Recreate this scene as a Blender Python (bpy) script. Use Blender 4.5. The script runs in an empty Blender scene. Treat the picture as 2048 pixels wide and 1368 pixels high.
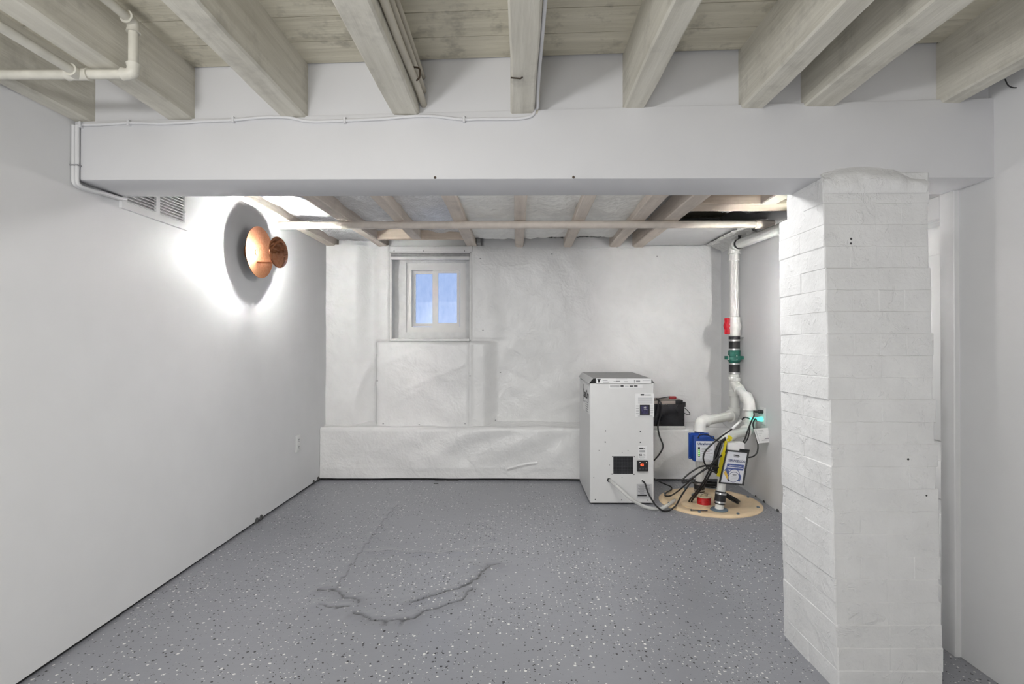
import bpy, bmesh, math, random
import numpy as np
from mathutils import Vector, Matrix, Euler, noise

random.seed(7)
scene = bpy.context.scene
COL = scene.collection

# ------------------------------------------------------------------ camera
F = 1050.0                       # focal length in pixels of the 2048 px wide frame
CAM = Vector((0.0, 0.0, 1.10))
PITCH, YAW = 0.0057, 0.0086
cam_d = bpy.data.cameras.new('camera')
cam_d.sensor_fit = 'HORIZONTAL'
cam_d.sensor_width = 36.0
cam_d.lens = F / 2048 * 36.0
cam_d.clip_start = 0.02
cam = bpy.data.objects.new('camera', cam_d)
cam.location = CAM
cam.rotation_euler = (math.pi / 2 + PITCH, 0, YAW)
COL.objects.link(cam)
scene.camera = cam

# ------------------------------------------------------------------ world, big lights, exposure
world = bpy.data.worlds.new('daylight')
scene.world = world
world.use_nodes = True
bg = world.node_tree.nodes['Background']
bg.inputs[0].default_value = (0.46, 0.60, 0.93, 1)
bg.inputs[1].default_value = 1.0

def area_light(name, loc, target, sx, sy, power, col=(1, 1, 1)):
    d = bpy.data.lights.new(name, 'AREA')
    d.shape = 'RECTANGLE'; d.size = sx; d.size_y = sy
    d.energy = power; d.color = col
    o = bpy.data.objects.new(name, d)
    o.location = loc
    o.rotation_euler = (Vector(target) - Vector(loc)).to_track_quat('-Z', 'Y').to_euler()
    COL.objects.link(o)
    return o

def point_light(name, loc, radius, power, col=(1, 1, 1)):
    d = bpy.data.lights.new(name, 'POINT')
    d.shadow_soft_size = radius; d.energy = power; d.color = col
    o = bpy.data.objects.new(name, d); o.location = loc
    COL.objects.link(o)
    return o

point_light('room_lamp_light', (-0.88, -0.55, 1.46), 0.09, 58, (1.0, 0.998, 0.995))
area_light('upward_fill_light', (-0.6, -1.4, 0.5), (-0.5, -1.0, 2), 0.9, 0.9, 25, (1.0, 0.998, 0.995))  # added fill behind the camera, lifts the ceiling; no real fitting there

scene.view_settings.view_transform = 'Standard'
scene.view_settings.look = 'None'
scene.view_settings.gamma = 1.0
scene.view_settings.use_curve_mapping = False
scene.view_settings.exposure = 0.1
scene.cycles.adaptive_threshold = 0.025
scene.cycles.use_light_tree = False
scene.cycles.caustics_reflective = False
scene.cycles.max_bounces = 8
scene.cycles.glossy_bounces = 3
scene.cycles.transmission_bounces = 3
scene.cycles.transparent_max_bounces = 6
BULB_POWER = 2800.0

# ------------------------------------------------------------------ pixel -> place helpers
CM = Euler((math.pi / 2 + PITCH, 0, YAW)).to_matrix()
def ray(px, py):
    return CM @ Vector(((px - 1024) / F, -(py - 684) / F, -1.0))
def atY(px, py, Y):
    d = ray(px, py); return CAM + d * (Y / d.y)
def atX(px, py, X):
    d = ray(px, py); return CAM + d * (X / d.x)
def atZ(px, py, Z):
    d = ray(px, py); return CAM + d * ((Z - CAM.z) / d.z)
def smooth(a, b, t):
    t = min(1.0, max(0.0, (t - a) / (b - a))); return t * t * (3 - 2 * t)
def lerp(a, b, t): return a + (b - a) * t

XL = -1.605                                   # left wall
YW = 4.50                                     # back wall
YB0, YB1 = 1.885, 2.10                        # beam front, beam back
ZB = 1.697                                    # beam underside
def XR(y): return 1.678 + 0.0147 * y          # right wall, a little out of square
def floor_z(x, y):
    return -0.10 * smooth(0.35, 1.15, x) * smooth(3.25, 2.30, y)
def onfloor(px, py, lift=0.0):
    z = 0.0
    for _ in range(6):
        p = atZ(px, py, z + lift); z = floor_z(p.x, p.y)
    return atZ(px, py, z + lift)

# ------------------------------------------------------------------ materials
MATS = {}
def new_mat(name):
    m = bpy.data.materials.new(name); m.use_nodes = True
    nt = m.node_tree
    return m, nt, nt.nodes['Principled BSDF']
def N(nt, kind, **kw):
    n = nt.nodes.new(kind)
    for k, v in kw.items():
        if k in n.inputs: n.inputs[k].default_value = v
        else: setattr(n, k, v)
    return n
def ramp(nt, stops):
    r = nt.nodes.new('ShaderNodeValToRGB')
    el = r.color_ramp.elements
    while len(el) < len(stops): el.new(0.5)
    for e, (p, c) in zip(el, stops):
        e.position = p; e.color = (c[0], c[1], c[2], 1) if not isinstance(c, float) else (c, c, c, 1)
    return r
def mixc(nt, fac, a, b, blend='MIX'):
    m = nt.nodes.new('ShaderNodeMix'); m.data_type = 'RGBA'; m.blend_type = blend
    for sock, v in ((m.inputs[0], fac), (m.inputs[6], a), (m.inputs[7], b)):
        if hasattr(v, 'is_output'): nt.links.new(v, sock)
        elif isinstance(v, (int, float)): sock.default_value = v
        else: sock.default_value = (v[0], v[1], v[2], 1)
    return m.outputs[2]
def math_(nt, op, a, b=0.0, clamp=False):
    m = nt.nodes.new('ShaderNodeMath'); m.operation = op; m.use_clamp = clamp
    for sock, v in ((m.inputs[0], a), (m.inputs[1], b)):
        if hasattr(v, 'is_output'): nt.links.new(v, sock)
        else: sock.default_value = v
    return m.outputs[0]
def coords(nt, scale=(1, 1, 1), rot=(0, 0, 0)):
    t = nt.nodes.new('ShaderNodeTexCoord'); g = nt.nodes.new('ShaderNodeNewGeometry')
    m = nt.nodes.new('ShaderNodeMapping')
    m.inputs['Scale'].default_value = scale; m.inputs['Rotation'].default_value = rot
    nt.links.new(g.outputs['Position'], m.inputs['Vector'])
    return m.outputs[0]
def bump(nt, bsdf, height, strength, dist=0.01):
    b = nt.nodes.new('ShaderNodeBump'); b.inputs['Strength'].default_value = strength
    b.inputs['Distance'].default_value = dist
    nt.links.new(height, b.inputs['Height']); nt.links.new(b.outputs[0], bsdf.inputs['Normal'])
def plain(name, col, rough=0.5, metal=0.0, var=0.06, scale=14.0, bmp=0.05, spec=0.5, bdist=0.003):
    m, nt, b = new_mat(name)
    v = coords(nt)
    n = N(nt, 'ShaderNodeTexNoise', Scale=scale, Detail=2.0)
    nt.links.new(v, n.inputs['Vector'])
    r = ramp(nt, [(0.3, tuple(c * (1 - var) for c in col)), (0.7, tuple(min(1, c * (1 + var)) for c in col))])
    nt.links.new(n.outputs['Fac'], r.inputs[0]); nt.links.new(r.outputs[0], b.inputs['Base Color'])
    b.inputs['Roughness'].default_value = rough; b.inputs['Metallic'].default_value = metal
    b.inputs['Specular IOR Level'].default_value = spec
    if bmp: bump(nt, b, n.outputs['Fac'], bmp, bdist)
    MATS[name] = m
    return m
def emit(name, col, strength):
    m, nt, b = new_mat(name)
    if name.startswith('led'): m.cycles.emission_sampling = 'NONE'
    n = N(nt, 'ShaderNodeTexNoise', Scale=30.0)
    c = mixc(nt, math_(nt, 'MULTIPLY', n.outputs['Fac'], 0.05), col, tuple(x * 0.9 for x in col))
    nt.links.new(c, b.inputs['Base Color']); nt.links.new(c, b.inputs['Emission Color'])
    b.inputs['Emission Strength'].default_value = strength
    MATS[name] = m
    return m

plain('wall_paint', (0.78, 0.78, 0.785), 0.55, var=0.015, scale=5, bmp=0.12, bdist=0.004)
plain('beam_paint', (0.70, 0.70, 0.715), 0.6, var=0.02, scale=4, bmp=0.15, bdist=0.004)
plain('trim_paint', (0.80, 0.80, 0.80), 0.35, var=0.015, bmp=0.03)
plain('door_paint', (0.82, 0.82, 0.81), 0.35, var=0.01, bmp=0.02)
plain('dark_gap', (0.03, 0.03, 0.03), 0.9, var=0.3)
plain('pvc', (0.80, 0.80, 0.77), 0.32, var=0.03, scale=9, bmp=0.02)
plain('painted_pipe', (0.66, 0.64, 0.57), 0.5, var=0.08, scale=25, bmp=0.25)
plain('far_pipe', (0.74, 0.67, 0.60), 0.5, var=0.06, scale=20, bmp=0.1)
plain('cable_white', (0.74, 0.74, 0.745), 0.5, var=0.04)
plain('cable_cream', (0.58, 0.545, 0.46), 0.55, var=0.06)
plain('cable_black', (0.012, 0.012, 0.013), 0.4, var=0.2)
plain('rubber', (0.018, 0.018, 0.02), 0.55, var=0.2)
plain('steel', (0.62, 0.62, 0.62), 0.3, metal=1.0, var=0.1)
plain('dark_steel', (0.10, 0.10, 0.11), 0.45, metal=0.6, var=0.2)
plain('valve_green', (0.012, 0.13, 0.095), 0.4, var=0.15)
plain('valve_red', (0.62, 0.015, 0.03), 0.35, var=0.1)
plain('cabinet_white', (0.74, 0.74, 0.735), 0.45, var=0.012, bmp=0.02)
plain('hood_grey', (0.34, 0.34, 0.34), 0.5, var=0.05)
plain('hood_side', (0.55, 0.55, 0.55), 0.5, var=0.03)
plain('label_white', (0.86, 0.86, 0.86), 0.5, var=0.01, bmp=0)
plain('label_silver', (0.55, 0.55, 0.56), 0.45, var=0.04, bmp=0)
plain('ink_black', (0.02, 0.02, 0.022), 0.6, var=0.1, bmp=0)
plain('ink_grey', (0.32, 0.32, 0.33), 0.6, var=0.1, bmp=0)
plain('ink_navy', (0.02, 0.04, 0.16), 0.6, var=0.1, bmp=0)
plain('black_plastic', (0.012, 0.013, 0.015), 0.35, var=0.2)
plain('black_gloss', (0.015, 0.015, 0.018), 0.15, var=0.2)
plain('display_purple', (0.055, 0.05, 0.11), 0.2, var=0.35, scale=90, bmp=0)
plain('display_bezel', (0.02, 0.02, 0.022), 0.3, var=0.1)
plain('battery_top', (0.16, 0.125, 0.11), 0.45, var=0.15)
plain('battery_stripe', (0.36, 0.31, 0.28), 0.4, var=0.1)
plain('terminal_red', (0.32, 0.02, 0.025), 0.4, var=0.1)
plain('tray_white', (0.72, 0.72, 0.71), 0.4, var=0.02)
plain('sump_cream', (0.80, 0.62, 0.40), 0.42, var=0.07, scale=10, bmp=0.05)
plain('spool_cream', (0.74, 0.62, 0.42), 0.5, var=0.08)
plain('spool_red', (0.55, 0.012, 0.015), 0.4, var=0.12, scale=40)
plain('grommet_blue', (0.12, 0.16, 0.20), 0.55, var=0.15)
plain('box_blue', (0.014, 0.062, 0.30), 0.4, var=0.1)
plain('log_blue', (0.018, 0.06, 0.28), 0.45, var=0.06, bmp=0)
plain('log_paper', (0.78, 0.79, 0.84), 0.35, var=0.02, bmp=0)
plain('log_yellow', (0.78, 0.48, 0.03), 0.5, var=0.1, bmp=0)
plain('tie_yellow', (0.62, 0.52, 0.015), 0.45, var=0.15)
plain('tag_paper', (0.78, 0.78, 0.77), 0.5, var=0.02, bmp=0)
plain('outlet_plate', (0.80, 0.80, 0.79), 0.35, var=0.01, bmp=0)
plain('window_vinyl', (0.80, 0.79, 0.77), 0.4, var=0.015, bmp=0.02)
plain('window_wood', (0.76, 0.76, 0.75), 0.55, var=0.05, scale=18, bmp=0.2)
plain('shade_grey', (0.34, 0.34, 0.34), 0.5, var=0.12, scale=30)
plain('sheet_edge', (0.62, 0.62, 0.60), 0.6, var=0.1, scale=25, bmp=0.3)
plain('debris', (0.10, 0.10, 0.10), 0.9, var=0.5, scale=60, bmp=0.6)
plain('vent_metal', (0.80, 0.80, 0.80), 0.4, var=0.01, bmp=0)
plain('hook_metal', (0.10, 0.075, 0.055), 0.6, metal=0.5, var=0.3)
plain('tin_dark', (0.13, 0.10, 0.075), 0.6, var=0.25)
emit('bulb_glow', (1.0, 0.975, 0.94), BULB_POWER)
emit('bulb_glow_bright', (1.0, 0.975, 0.94), BULB_POWER * 0.85)
emit('fill_glow', (1.0, 0.995, 0.98), 38.0)  # emission of the added fill light behind the beam
emit('led_green', (0.35, 1.0, 0.25), 3.0)
emit('led_red', (1.0, 0.10, 0.03), 1.6)
emit('led_white', (1.0, 0.85, 0.8), 3.0)
emit('plug_glow', (0.12, 0.90, 0.68), 1.0)

def wood_mat(name, dark, light, axis, stain, rough=0.7, grain=0.6):
    m, nt, b = new_mat(name)
    sc = [26, 26, 26]; sc[axis] = 1.6
    v = coords(nt, tuple(sc))
    n1 = N(nt, 'ShaderNodeTexNoise', Scale=1.0, Detail=4.0, Roughness=0.65)
    nt.links.new(v, n1.inputs['Vector'])
    v2 = coords(nt)
    n2 = N(nt, 'ShaderNodeTexNoise', Scale=6.5, Detail=4.5, Roughness=0.7)
    nt.links.new(v2, n2.inputs['Vector'])
    r = ramp(nt, [(0.28, dark), (0.72, light)])
    nt.links.new(n1.outputs['Fac'], r.inputs[0])
    rs = ramp(nt, [(0.52, 0.0), (0.72, 1.0)])
    nt.links.new(n2.outputs['Fac'], rs.inputs[0])
    sf = math_(nt, 'MULTIPLY', rs.outputs[0], stain)
    c = mixc(nt, sf, r.outputs[0], tuple(x * 0.34 for x in dark))
    nt.links.new(c, b.inputs['Base Color'])
    b.inputs['Roughness'].default_value = rough
    b.inputs['Specular IOR Level'].default_value = 0.25
    h = math_(nt, 'ADD', n1.outputs['Fac'], math_(nt, 'MULTIPLY', n2.outputs['Fac'], 0.5))
    bump(nt, b, h, grain, 0.006)
    MATS[name] = m
wood_mat('joist_wash', (0.58, 0.555, 0.48), (0.77, 0.745, 0.665), 1, 0.34)
wood_mat('plank_wash', (0.58, 0.545, 0.44), (0.76, 0.72, 0.60), 0, 0.72)
wood_mat('joist_far', (0.66, 0.58, 0.51), (0.82, 0.74, 0.66), 1, 0.22)
wood_mat('header_far', (0.62, 0.51, 0.41), (0.76, 0.65, 0.54), 0, 0.2)

def brick_mat():
    m, nt, b = new_mat('brick_paint')
    v = coords(nt)
    n = N(nt, 'ShaderNodeTexNoise', Scale=34.0, Detail=3.0, Roughness=0.65); nt.links.new(v, n.inputs['Vector'])
    n2 = N(nt, 'ShaderNodeTexNoise', Scale=9.0, Detail=4.0); nt.links.new(v, n2.inputs['Vector'])
    n3 = N(nt, 'ShaderNodeTexVoronoi', Scale=17.0); nt.links.new(v, n3.inputs['Vector'])
    spot = math_(nt, 'LESS_THAN', math_(nt, 'ADD', n3.outputs['Distance'], math_(nt, 'MULTIPLY', n.outputs['Fac'], 0.09)), 0.118)
    sep = nt.nodes.new('ShaderNodeSeparateColor'); nt.links.new(n3.outputs['Color'], sep.inputs[0])
    pick = math_(nt, 'LESS_THAN', sep.outputs[0], 0.30)
    sf = math_(nt, 'MULTIPLY', spot, pick)
    r = ramp(nt, [(0.3, (0.72, 0.72, 0.72)), (0.7, (0.79, 0.79, 0.79))])
    nt.links.new(n2.outputs['Fac'], r.inputs[0])
    c = mixc(nt, sf, r.outputs[0], (0.05, 0.05, 0.05))
    nt.links.new(c, b.inputs['Base Color'])
    b.inputs['Roughness'].default_value = 0.5
    n4 = N(nt, 'ShaderNodeTexNoise', Scale=15.0, Detail=4.0, Roughness=0.7, Distortion=1.2); nt.links.new(v, n4.inputs['Vector'])
    rl = ramp(nt, [(0.56, 0.0), (0.74, 1.0)]); nt.links.new(n4.outputs['Fac'], rl.inputs[0])
    h = math_(nt, 'ADD', math_(nt, 'MULTIPLY', n.outputs['Fac'], 0.45), n2.outputs['Fac'])
    h = math_(nt, 'ADD', h, math_(nt, 'MULTIPLY', rl.outputs[0], 0.30))
    h = math_(nt, 'SUBTRACT', h, math_(nt, 'MULTIPLY', sf, 1.0))
    bump(nt, b, h, 0.62, 0.013)
    MATS['brick_paint'] = m
brick_mat()

def sheet_mat():
    m, nt, b = new_mat('vapor_sheet')
    v = coords(nt, (1, 1, 1))
    n = N(nt, 'ShaderNodeTexNoise', Scale=7.0, Detail=3.0, Roughness=0.55, Distortion=0.6); nt.links.new(v, n.inputs['Vector'])
    n2 = N(nt, 'ShaderNodeTexNoise', Scale=60.0, Detail=3.0); nt.links.new(v, n2.inputs['Vector'])
    r = ramp(nt, [(0.3, (0.80, 0.80, 0.795)), (0.7, (0.85, 0.85, 0.845))])
    nt.links.new(n.outputs['Fac'], r.inputs[0]); nt.links.new(r.outputs[0], b.inputs['Base Color'])
    b.inputs['Roughness'].default_value = 0.27
    b.inputs['Specular IOR Level'].default_value = 0.5
    h = math_(nt, 'ADD', n.outputs['Fac'], math_(nt, 'MULTIPLY', n2.outputs['Fac'], 0.2))
    bump(nt, b, h, 0.55, 0.02)
    MATS['vapor_sheet'] = m
sheet_mat()

def foil_mat(name, col, metal, rough, sc):
    m, nt, b = new_mat(name)
    v = coords(nt)
    vo = N(nt, 'ShaderNodeTexVoronoi', Scale=sc); nt.links.new(v, vo.inputs['Vector'])
    n = N(nt, 'ShaderNodeTexNoise', Scale=9.0, Detail=4.0, Distortion=1.0); nt.links.new(v, n.inputs['Vector'])
    r = ramp(nt, [(0.25, tuple(c * 0.85 for c in col)), (0.75, col)])
    nt.links.new(n.outputs['Fac'], r.inputs[0]); nt.links.new(r.outputs[0], b.inputs['Base Color'])
    b.inputs['Metallic'].default_value = metal; b.inputs['Roughness'].default_value = rough
    h = math_(nt, 'ADD', math_(nt, 'MULTIPLY', vo.outputs['Distance'], 0.5), n.outputs['Fac'])
    bump(nt, b, h, 0.5, 0.02)
    MATS[name] = m
foil_mat('foil_bubble', (0.97, 0.97, 0.98), 0.12, 0.26, 60)
foil_mat('foil_faced', (0.97, 0.965, 0.93), 0.08, 0.32, 30)
foil_mat('foil_crumple', (0.62, 0.63, 0.65), 0.85, 0.3, 110)

def copper_mat(name, rough, dark):
    m, nt, b = new_mat(name)
    v = coords(nt, (1, 40, 40))
    n = N(nt, 'ShaderNodeTexNoise', Scale=2.0, Detail=5.0); nt.links.new(v, n.inputs['Vector'])
    r = ramp(nt, [(0.3, tuple(c * dark for c in (0.72, 0.30, 0.15))), (0.7, tuple(c * dark for c in (0.86, 0.42, 0.25)))])
    nt.links.new(n.outputs['Fac'], r.inputs[0]); nt.links.new(r.outputs[0], b.inputs['Base Color'])
    b.inputs['Metallic'].default_value = 1.0; b.inputs['Roughness'].default_value = rough
    MATS[name] = m
copper_mat('copper_brushed', 0.30, 0.66)
copper_mat('copper_mirror', 0.06, 0.62)

def glass_mat():
    m, nt, b = new_mat('window_glass')
    n = N(nt, 'ShaderNodeTexNoise', Scale=5.0, Detail=4.0)
    r = ramp(nt, [(0.3, (0.90, 0.93, 0.97)), (0.7, (1.0, 1.0, 1.0))])
    nt.links.new(n.outputs['Fac'], r.inputs[0])
    t = nt.nodes.new('ShaderNodeBsdfTransparent'); nt.links.new(r.outputs[0], t.inputs[0])
    g = nt.nodes.new('ShaderNodeBsdfGlossy'); g.inputs['Roughness'].default_value = 0.05
    mx = nt.nodes.new('ShaderNodeMixShader'); mx.inputs[0].default_value = 0.06
    nt.links.new(t.outputs[0], mx.inputs[1]); nt.links.new(g.outputs[0], mx.inputs[2])
    nt.links.new(mx.outputs[0], nt.nodes['Material Output'].inputs['Surface'])
    MATS['window_glass'] = m
    m, nt, b = new_mat('clear_tube')
    n = N(nt, 'ShaderNodeTexNoise', Scale=25.0)
    r = ramp(nt, [(0.3, (0.70, 0.70, 0.68)), (0.7, (0.78, 0.78, 0.76))])
    nt.links.new(n.outputs['Fac'], r.inputs[0]); nt.links.new(r.outputs[0], b.inputs['Base Color'])
    b.inputs['Roughness'].default_value = 0.2; b.inputs['Alpha'].default_value = 0.62
    MATS['clear_tube'] = m
    m, nt, b = new_mat('pouch_plastic')
    n = N(nt, 'ShaderNodeTexNoise', Scale=25.0)
    r = ramp(nt, [(0.3, (0.8, 0.8, 0.8)), (0.7, (0.86, 0.86, 0.86))])
    nt.links.new(n.outputs['Fac'], r.inputs[0]); nt.links.new(r.outputs[0], b.inputs['Base Color'])
    b.inputs['Roughness'].default_value = 0.12; b.inputs['Alpha'].default_value = 0.05
    MATS['pouch_plastic'] = m
glass_mat()

def floor_mat():
    m, nt, b = new_mat('floor_epoxy')
    v = coords(nt)
    base = N(nt, 'ShaderNodeTexNoise', Scale=1.6, Detail=5.0); nt.links.new(v, base.inputs['Vector'])
    r = ramp(nt, [(0.3, (0.248, 0.254, 0.278)), (0.7, (0.276, 0.283, 0.308))])
    nt.links.new(base.outputs['Fac'], r.inputs[0])
    dens = N(nt, 'ShaderNodeTexNoise', Scale=2.2, Detail=3.0); nt.links.new(v, dens.inputs['Vector'])
    col = r.outputs[0]
    def layer(col, scale, off, thr, chance, chip):
        mp = nt.nodes.new('ShaderNodeMapping'); mp.inputs['Location'].default_value = off
        nt.links.new(v, mp.inputs['Vector'])
        wob = N(nt, 'ShaderNodeTexNoise', Scale=220.0, Detail=1.0); nt.links.new(mp.outputs[0], wob.inputs['Vector'])
        vo = N(nt, 'ShaderNodeTexVoronoi', Scale=scale); vo.voronoi_dimensions = '2D'
        nt.links.new(mp.outputs[0], vo.inputs['Vector'])
        sp = nt.nodes.new('ShaderNodeSeparateColor'); nt.links.new(vo.outputs['Color'], sp.inputs[0])
        size = math_(nt, 'MULTIPLY', math_(nt, 'ADD', sp.outputs[1], 0.35), thr)
        d = math_(nt, 'ADD', vo.outputs['Distance'], math_(nt, 'MULTIPLY', math_(nt, 'SUBTRACT', wob.outputs['Fac'], 0.5), thr * 1.3))
        inside = math_(nt, 'LESS_THAN', d, size)
        lim = math_(nt, 'MULTIPLY', math_(nt, 'SUBTRACT', dens.outputs['Fac'], 0.28), chance * 4)
        here = math_(nt, 'LESS_THAN', sp.outputs[0], lim)
        f = math_(nt, 'MULTIPLY', inside, here)
        return mixc(nt, f, col, chip)
    col = layer(col, 34.0, (0.3, 0.1, 0), 0.13, 0.32, (0.72, 0.72, 0.70))
    col = layer(col, 37.0, (3.7, 5.2, 0), 0.13, 0.32, (0.02, 0.02, 0.022))
    col = layer(col, 62.0, (1.7, 8.2, 0), 0.13, 0.22, (0.66, 0.66, 0.65))
    col = layer(col, 58.0, (9.7, 2.2, 0), 0.13, 0.22, (0.03, 0.03, 0.032))
    col = layer(col, 110.0, (4.1, 2.9, 0), 0.12, 0.12, (0.045, 0.045, 0.047))
    at = nt.nodes.new('ShaderNodeAttribute'); at.attribute_name = 'crack'
    cn = N(nt, 'ShaderNodeTexNoise', Scale=60.0, Detail=4.0); nt.links.new(v, cn.inputs['Vector'])
    cf = math_(nt, 'MULTIPLY', at.outputs['Fac'], math_(nt, 'ADD', math_(nt, 'MULTIPLY', cn.outputs['Fac'], 1.2), 0.25), clamp=True)
    col = mixc(nt, cf, col, (0.045, 0.045, 0.047))
    nt.links.new(col, b.inputs['Base Color'])
    rr = ramp(nt, [(0.3, 0.29), (0.7, 0.33)])
    nt.links.new(base.outputs['Fac'], rr.inputs[0]); nt.links.new(rr.outputs[0], b.inputs['Roughness'])
    b.inputs['Specular IOR Level'].default_value = 0.5
    hn = N(nt, 'ShaderNodeTexNoise', Scale=45.0, Detail=4.0); nt.links.new(v, hn.inputs['Vector'])
    h2 = N(nt, 'ShaderNodeTexNoise', Scale=6.0, Detail=3.0); nt.links.new(v, h2.inputs['Vector'])
    bump(nt, b, math_(nt, 'ADD', math_(nt, 'MULTIPLY', hn.outputs['Fac'], 0.18), h2.outputs['Fac']), 0.25, 0.01)
    MATS['floor_epoxy'] = m
floor_mat()

# ------------------------------------------------------------------ mesh helpers
ORG = {}
class MB:
    def __init__(s): s.v = []; s.f = []
    def add(s, vs, fs):
        k = len(s.v); s.v += [tuple(x) for x in vs]; s.f += [tuple(i + k for i in f) for f in fs]; return s
    def box(s, x0, x1, y0, y1, z0, z1):
        return s.hexa([(x0, y0, z0), (x1, y0, z0), (x1, y1, z0), (x0, y1, z0), (x0, y0, z1), (x1, y0, z1), (x1, y1, z1), (x0, y1, z1)])
    def hexa(s, c):
        return s.add(c, [(0, 3, 2, 1), (4, 5, 6, 7), (0, 1, 5, 4), (1, 2, 6, 5), (2, 3, 7, 6), (3, 0, 4, 7)])
    def bbox(s, x0, x1, y0, y1, z0, z1, r=0.004, seg=2):
        bm = bmesh.new(); bmesh.ops.create_cube(bm, size=1)
        for v in bm.verts:
            v.co = Vector(((x0 + x1) / 2 + v.co.x * (x1 - x0), (y0 + y1) / 2 + v.co.y * (y1 - y0), (z0 + z1) / 2 + v.co.z * (z1 - z0)))
        bmesh.ops.bevel(bm, geom=bm.edges[:], offset=r, segments=seg, affect='EDGES', profile=0.5)
        bm.verts.index_update()
        s.add([v.co[:] for v in bm.verts], [[v.index for v in f.verts] for f in bm.faces]); bm.free(); return s
    def frame(s, M, x0, x1, y0, y1, z0, z1):
        c = [M @ Vector(p) for p in ((x0, y0, z0), (x1, y0, z0), (x1, y1, z0), (x0, y1, z0), (x0, y0, z1), (x1, y0, z1), (x1, y1, z1), (x0, y1, z1))]
        return s.hexa(c)
    def tube(s, pts, r, n=10, cap=True):
        pts = [Vector(p) for p in pts]
        rs = r if isinstance(r, (list, tuple)) else [r] * len(pts)
        t0 = (pts[1] - pts[0]).normalized()
        up = Vector((0, 0, 1)) if abs(t0.z) < 0.9 else Vector((1, 0, 0))
        u = t0.cross(up).normalized()
        vs, fs = [], []
        for i, p in enumerate(pts):
            if i == 0: t = pts[1] - pts[0]
            elif i == len(pts) - 1: t = pts[-1] - pts[-2]
            else: t = (pts[i + 1] - pts[i]).normalized() + (pts[i] - pts[i - 1]).normalized()
            t.normalize()
            u = (u - t * u.dot(t)).normalized(); w = t.cross(u)
            for k in range(n):
                a = 2 * math.pi * k / n
                vs.append(p + (u * math.cos(a) + w * math.sin(a)) * rs[i])
        for i in range(len(pts) - 1):
            for k in range(n):
                a, b = i * n + k, i * n + (k + 1) % n
                fs.append((a, b, b + n, a + n))
        if cap:
            fs.append(tuple(range(n - 1, -1, -1))); fs.append(tuple(range(len(vs) - n, len(vs))))
        return s.add(vs, fs)
    def lathe(s, prof, o, axis, n=28):
        """prof: (radius, distance along axis) pairs"""
        o = Vector(o); a = Vector(axis).normalized()
        up = Vector((0, 0, 1)) if abs(a.z) < 0.9 else Vector((1, 0, 0))
        u = a.cross(up).normalized(); w = a.cross(u)
        vs, fs = [], []
        for r, d in prof:
            for k in range(n):
                t = 2 * math.pi * k / n
                vs.append(o + a * d + (u * math.cos(t) + w * math.sin(t)) * r)
        for i in range(len(prof) - 1):
            for k in range(n):
                p, q = i * n + k, i * n + (k + 1) % n
                fs.append((p, q, q + n, p + n))
        if prof[0][0] > 1e-6: fs.append(tuple(range(n - 1, -1, -1)))
        if prof[-1][0] > 1e-6: fs.append(tuple(range(len(vs) - n, len(vs))))
        return s.add(vs, fs)
    def cyl(s, p0, p1, r, n=20):
        p0, p1 = Vector(p0), Vector(p1); d = p1 - p0
        return s.lathe([(r, 0), (r, d.length)], p0, d, n)
    def grid(s, P, skip=None):
        """P[i][j] of points"""
        ni, nj = len(P), len(P[0]); k = len(s.v)
        for row in P: s.v += [tuple(p) for p in row]
        for i in range(ni - 1):
            for j in range(nj - 1):
                if skip and skip(i, j): continue
                a = k + i * nj + j
                s.f.append((a, a + 1, a + nj + 1, a + nj))
        return s

def tag(o, label=None, cat=None, group=None, kind=None):
    if label: o['label'] = label
    if cat: o['category'] = cat
    if group: o['group'] = group
    if kind: o['kind'] = kind
    return o
def obj(name, mb, mat, parent=None, smooth_=False, **kw):
    org = ORG.get(parent.name, Vector((0, 0, 0))) if parent else Vector((0, 0, 0))
    me = bpy.data.meshes.new(name)
    vs = np.array(mb.v, dtype=float) - np.array(org[:])
    if parent is None and kw.get('cat'):
        lo, hi = vs.min(0), vs.max(0)
        org = Vector(((lo[0] + hi[0]) / 2, (lo[1] + hi[1]) / 2, lo[2])); vs = vs - np.array(org[:])
    me.from_pydata(vs.tolist(), [], mb.f)
    bm = bmesh.new(); bm.from_mesh(me); bmesh.ops.recalc_face_normals(bm, faces=bm.faces[:]); bm.to_mesh(me); bm.free()
    me.materials.append(MATS[mat])
    if smooth_:
        me.polygons.foreach_set('use_smooth', [True] * len(me.polygons))
        if smooth_ is not True: me.set_sharp_from_angle(angle=math.radians(smooth_))
    o = bpy.data.objects.new(name, me); COL.objects.link(o)
    if parent: o.parent = parent
    elif kw.get('cat'): o.location = org
    ORG[o.name] = org
    return tag(o, **kw)
def thing(name, loc, label, cat, group=None):
    o = bpy.data.objects.new(name, None); o.empty_display_size = 0.05
    o.location = loc; COL.objects.link(o); ORG[o.name] = Vector(loc)
    return tag(o, label, cat, group)
def smooth_path(pts, n=7):
    pts = [Vector(p) for p in pts]
    P = [pts[0] * 2 - pts[1]] + pts + [pts[-1] * 2 - pts[-2]]
    out = []
    for i in range(1, len(P) - 2):
        p0, p1, p2, p3 = P[i - 1], P[i], P[i + 1], P[i + 2]
        for k in range(n):
            t = k / n
            out.append(0.5 * ((2 * p1) + (p2 - p0) * t + (2 * p0 - 5 * p1 + 4 * p2 - p3) * t * t + (3 * p1 - p0 - 3 * p2 + p3) * t ** 3))
    out.append(pts[-1]); return out
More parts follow.
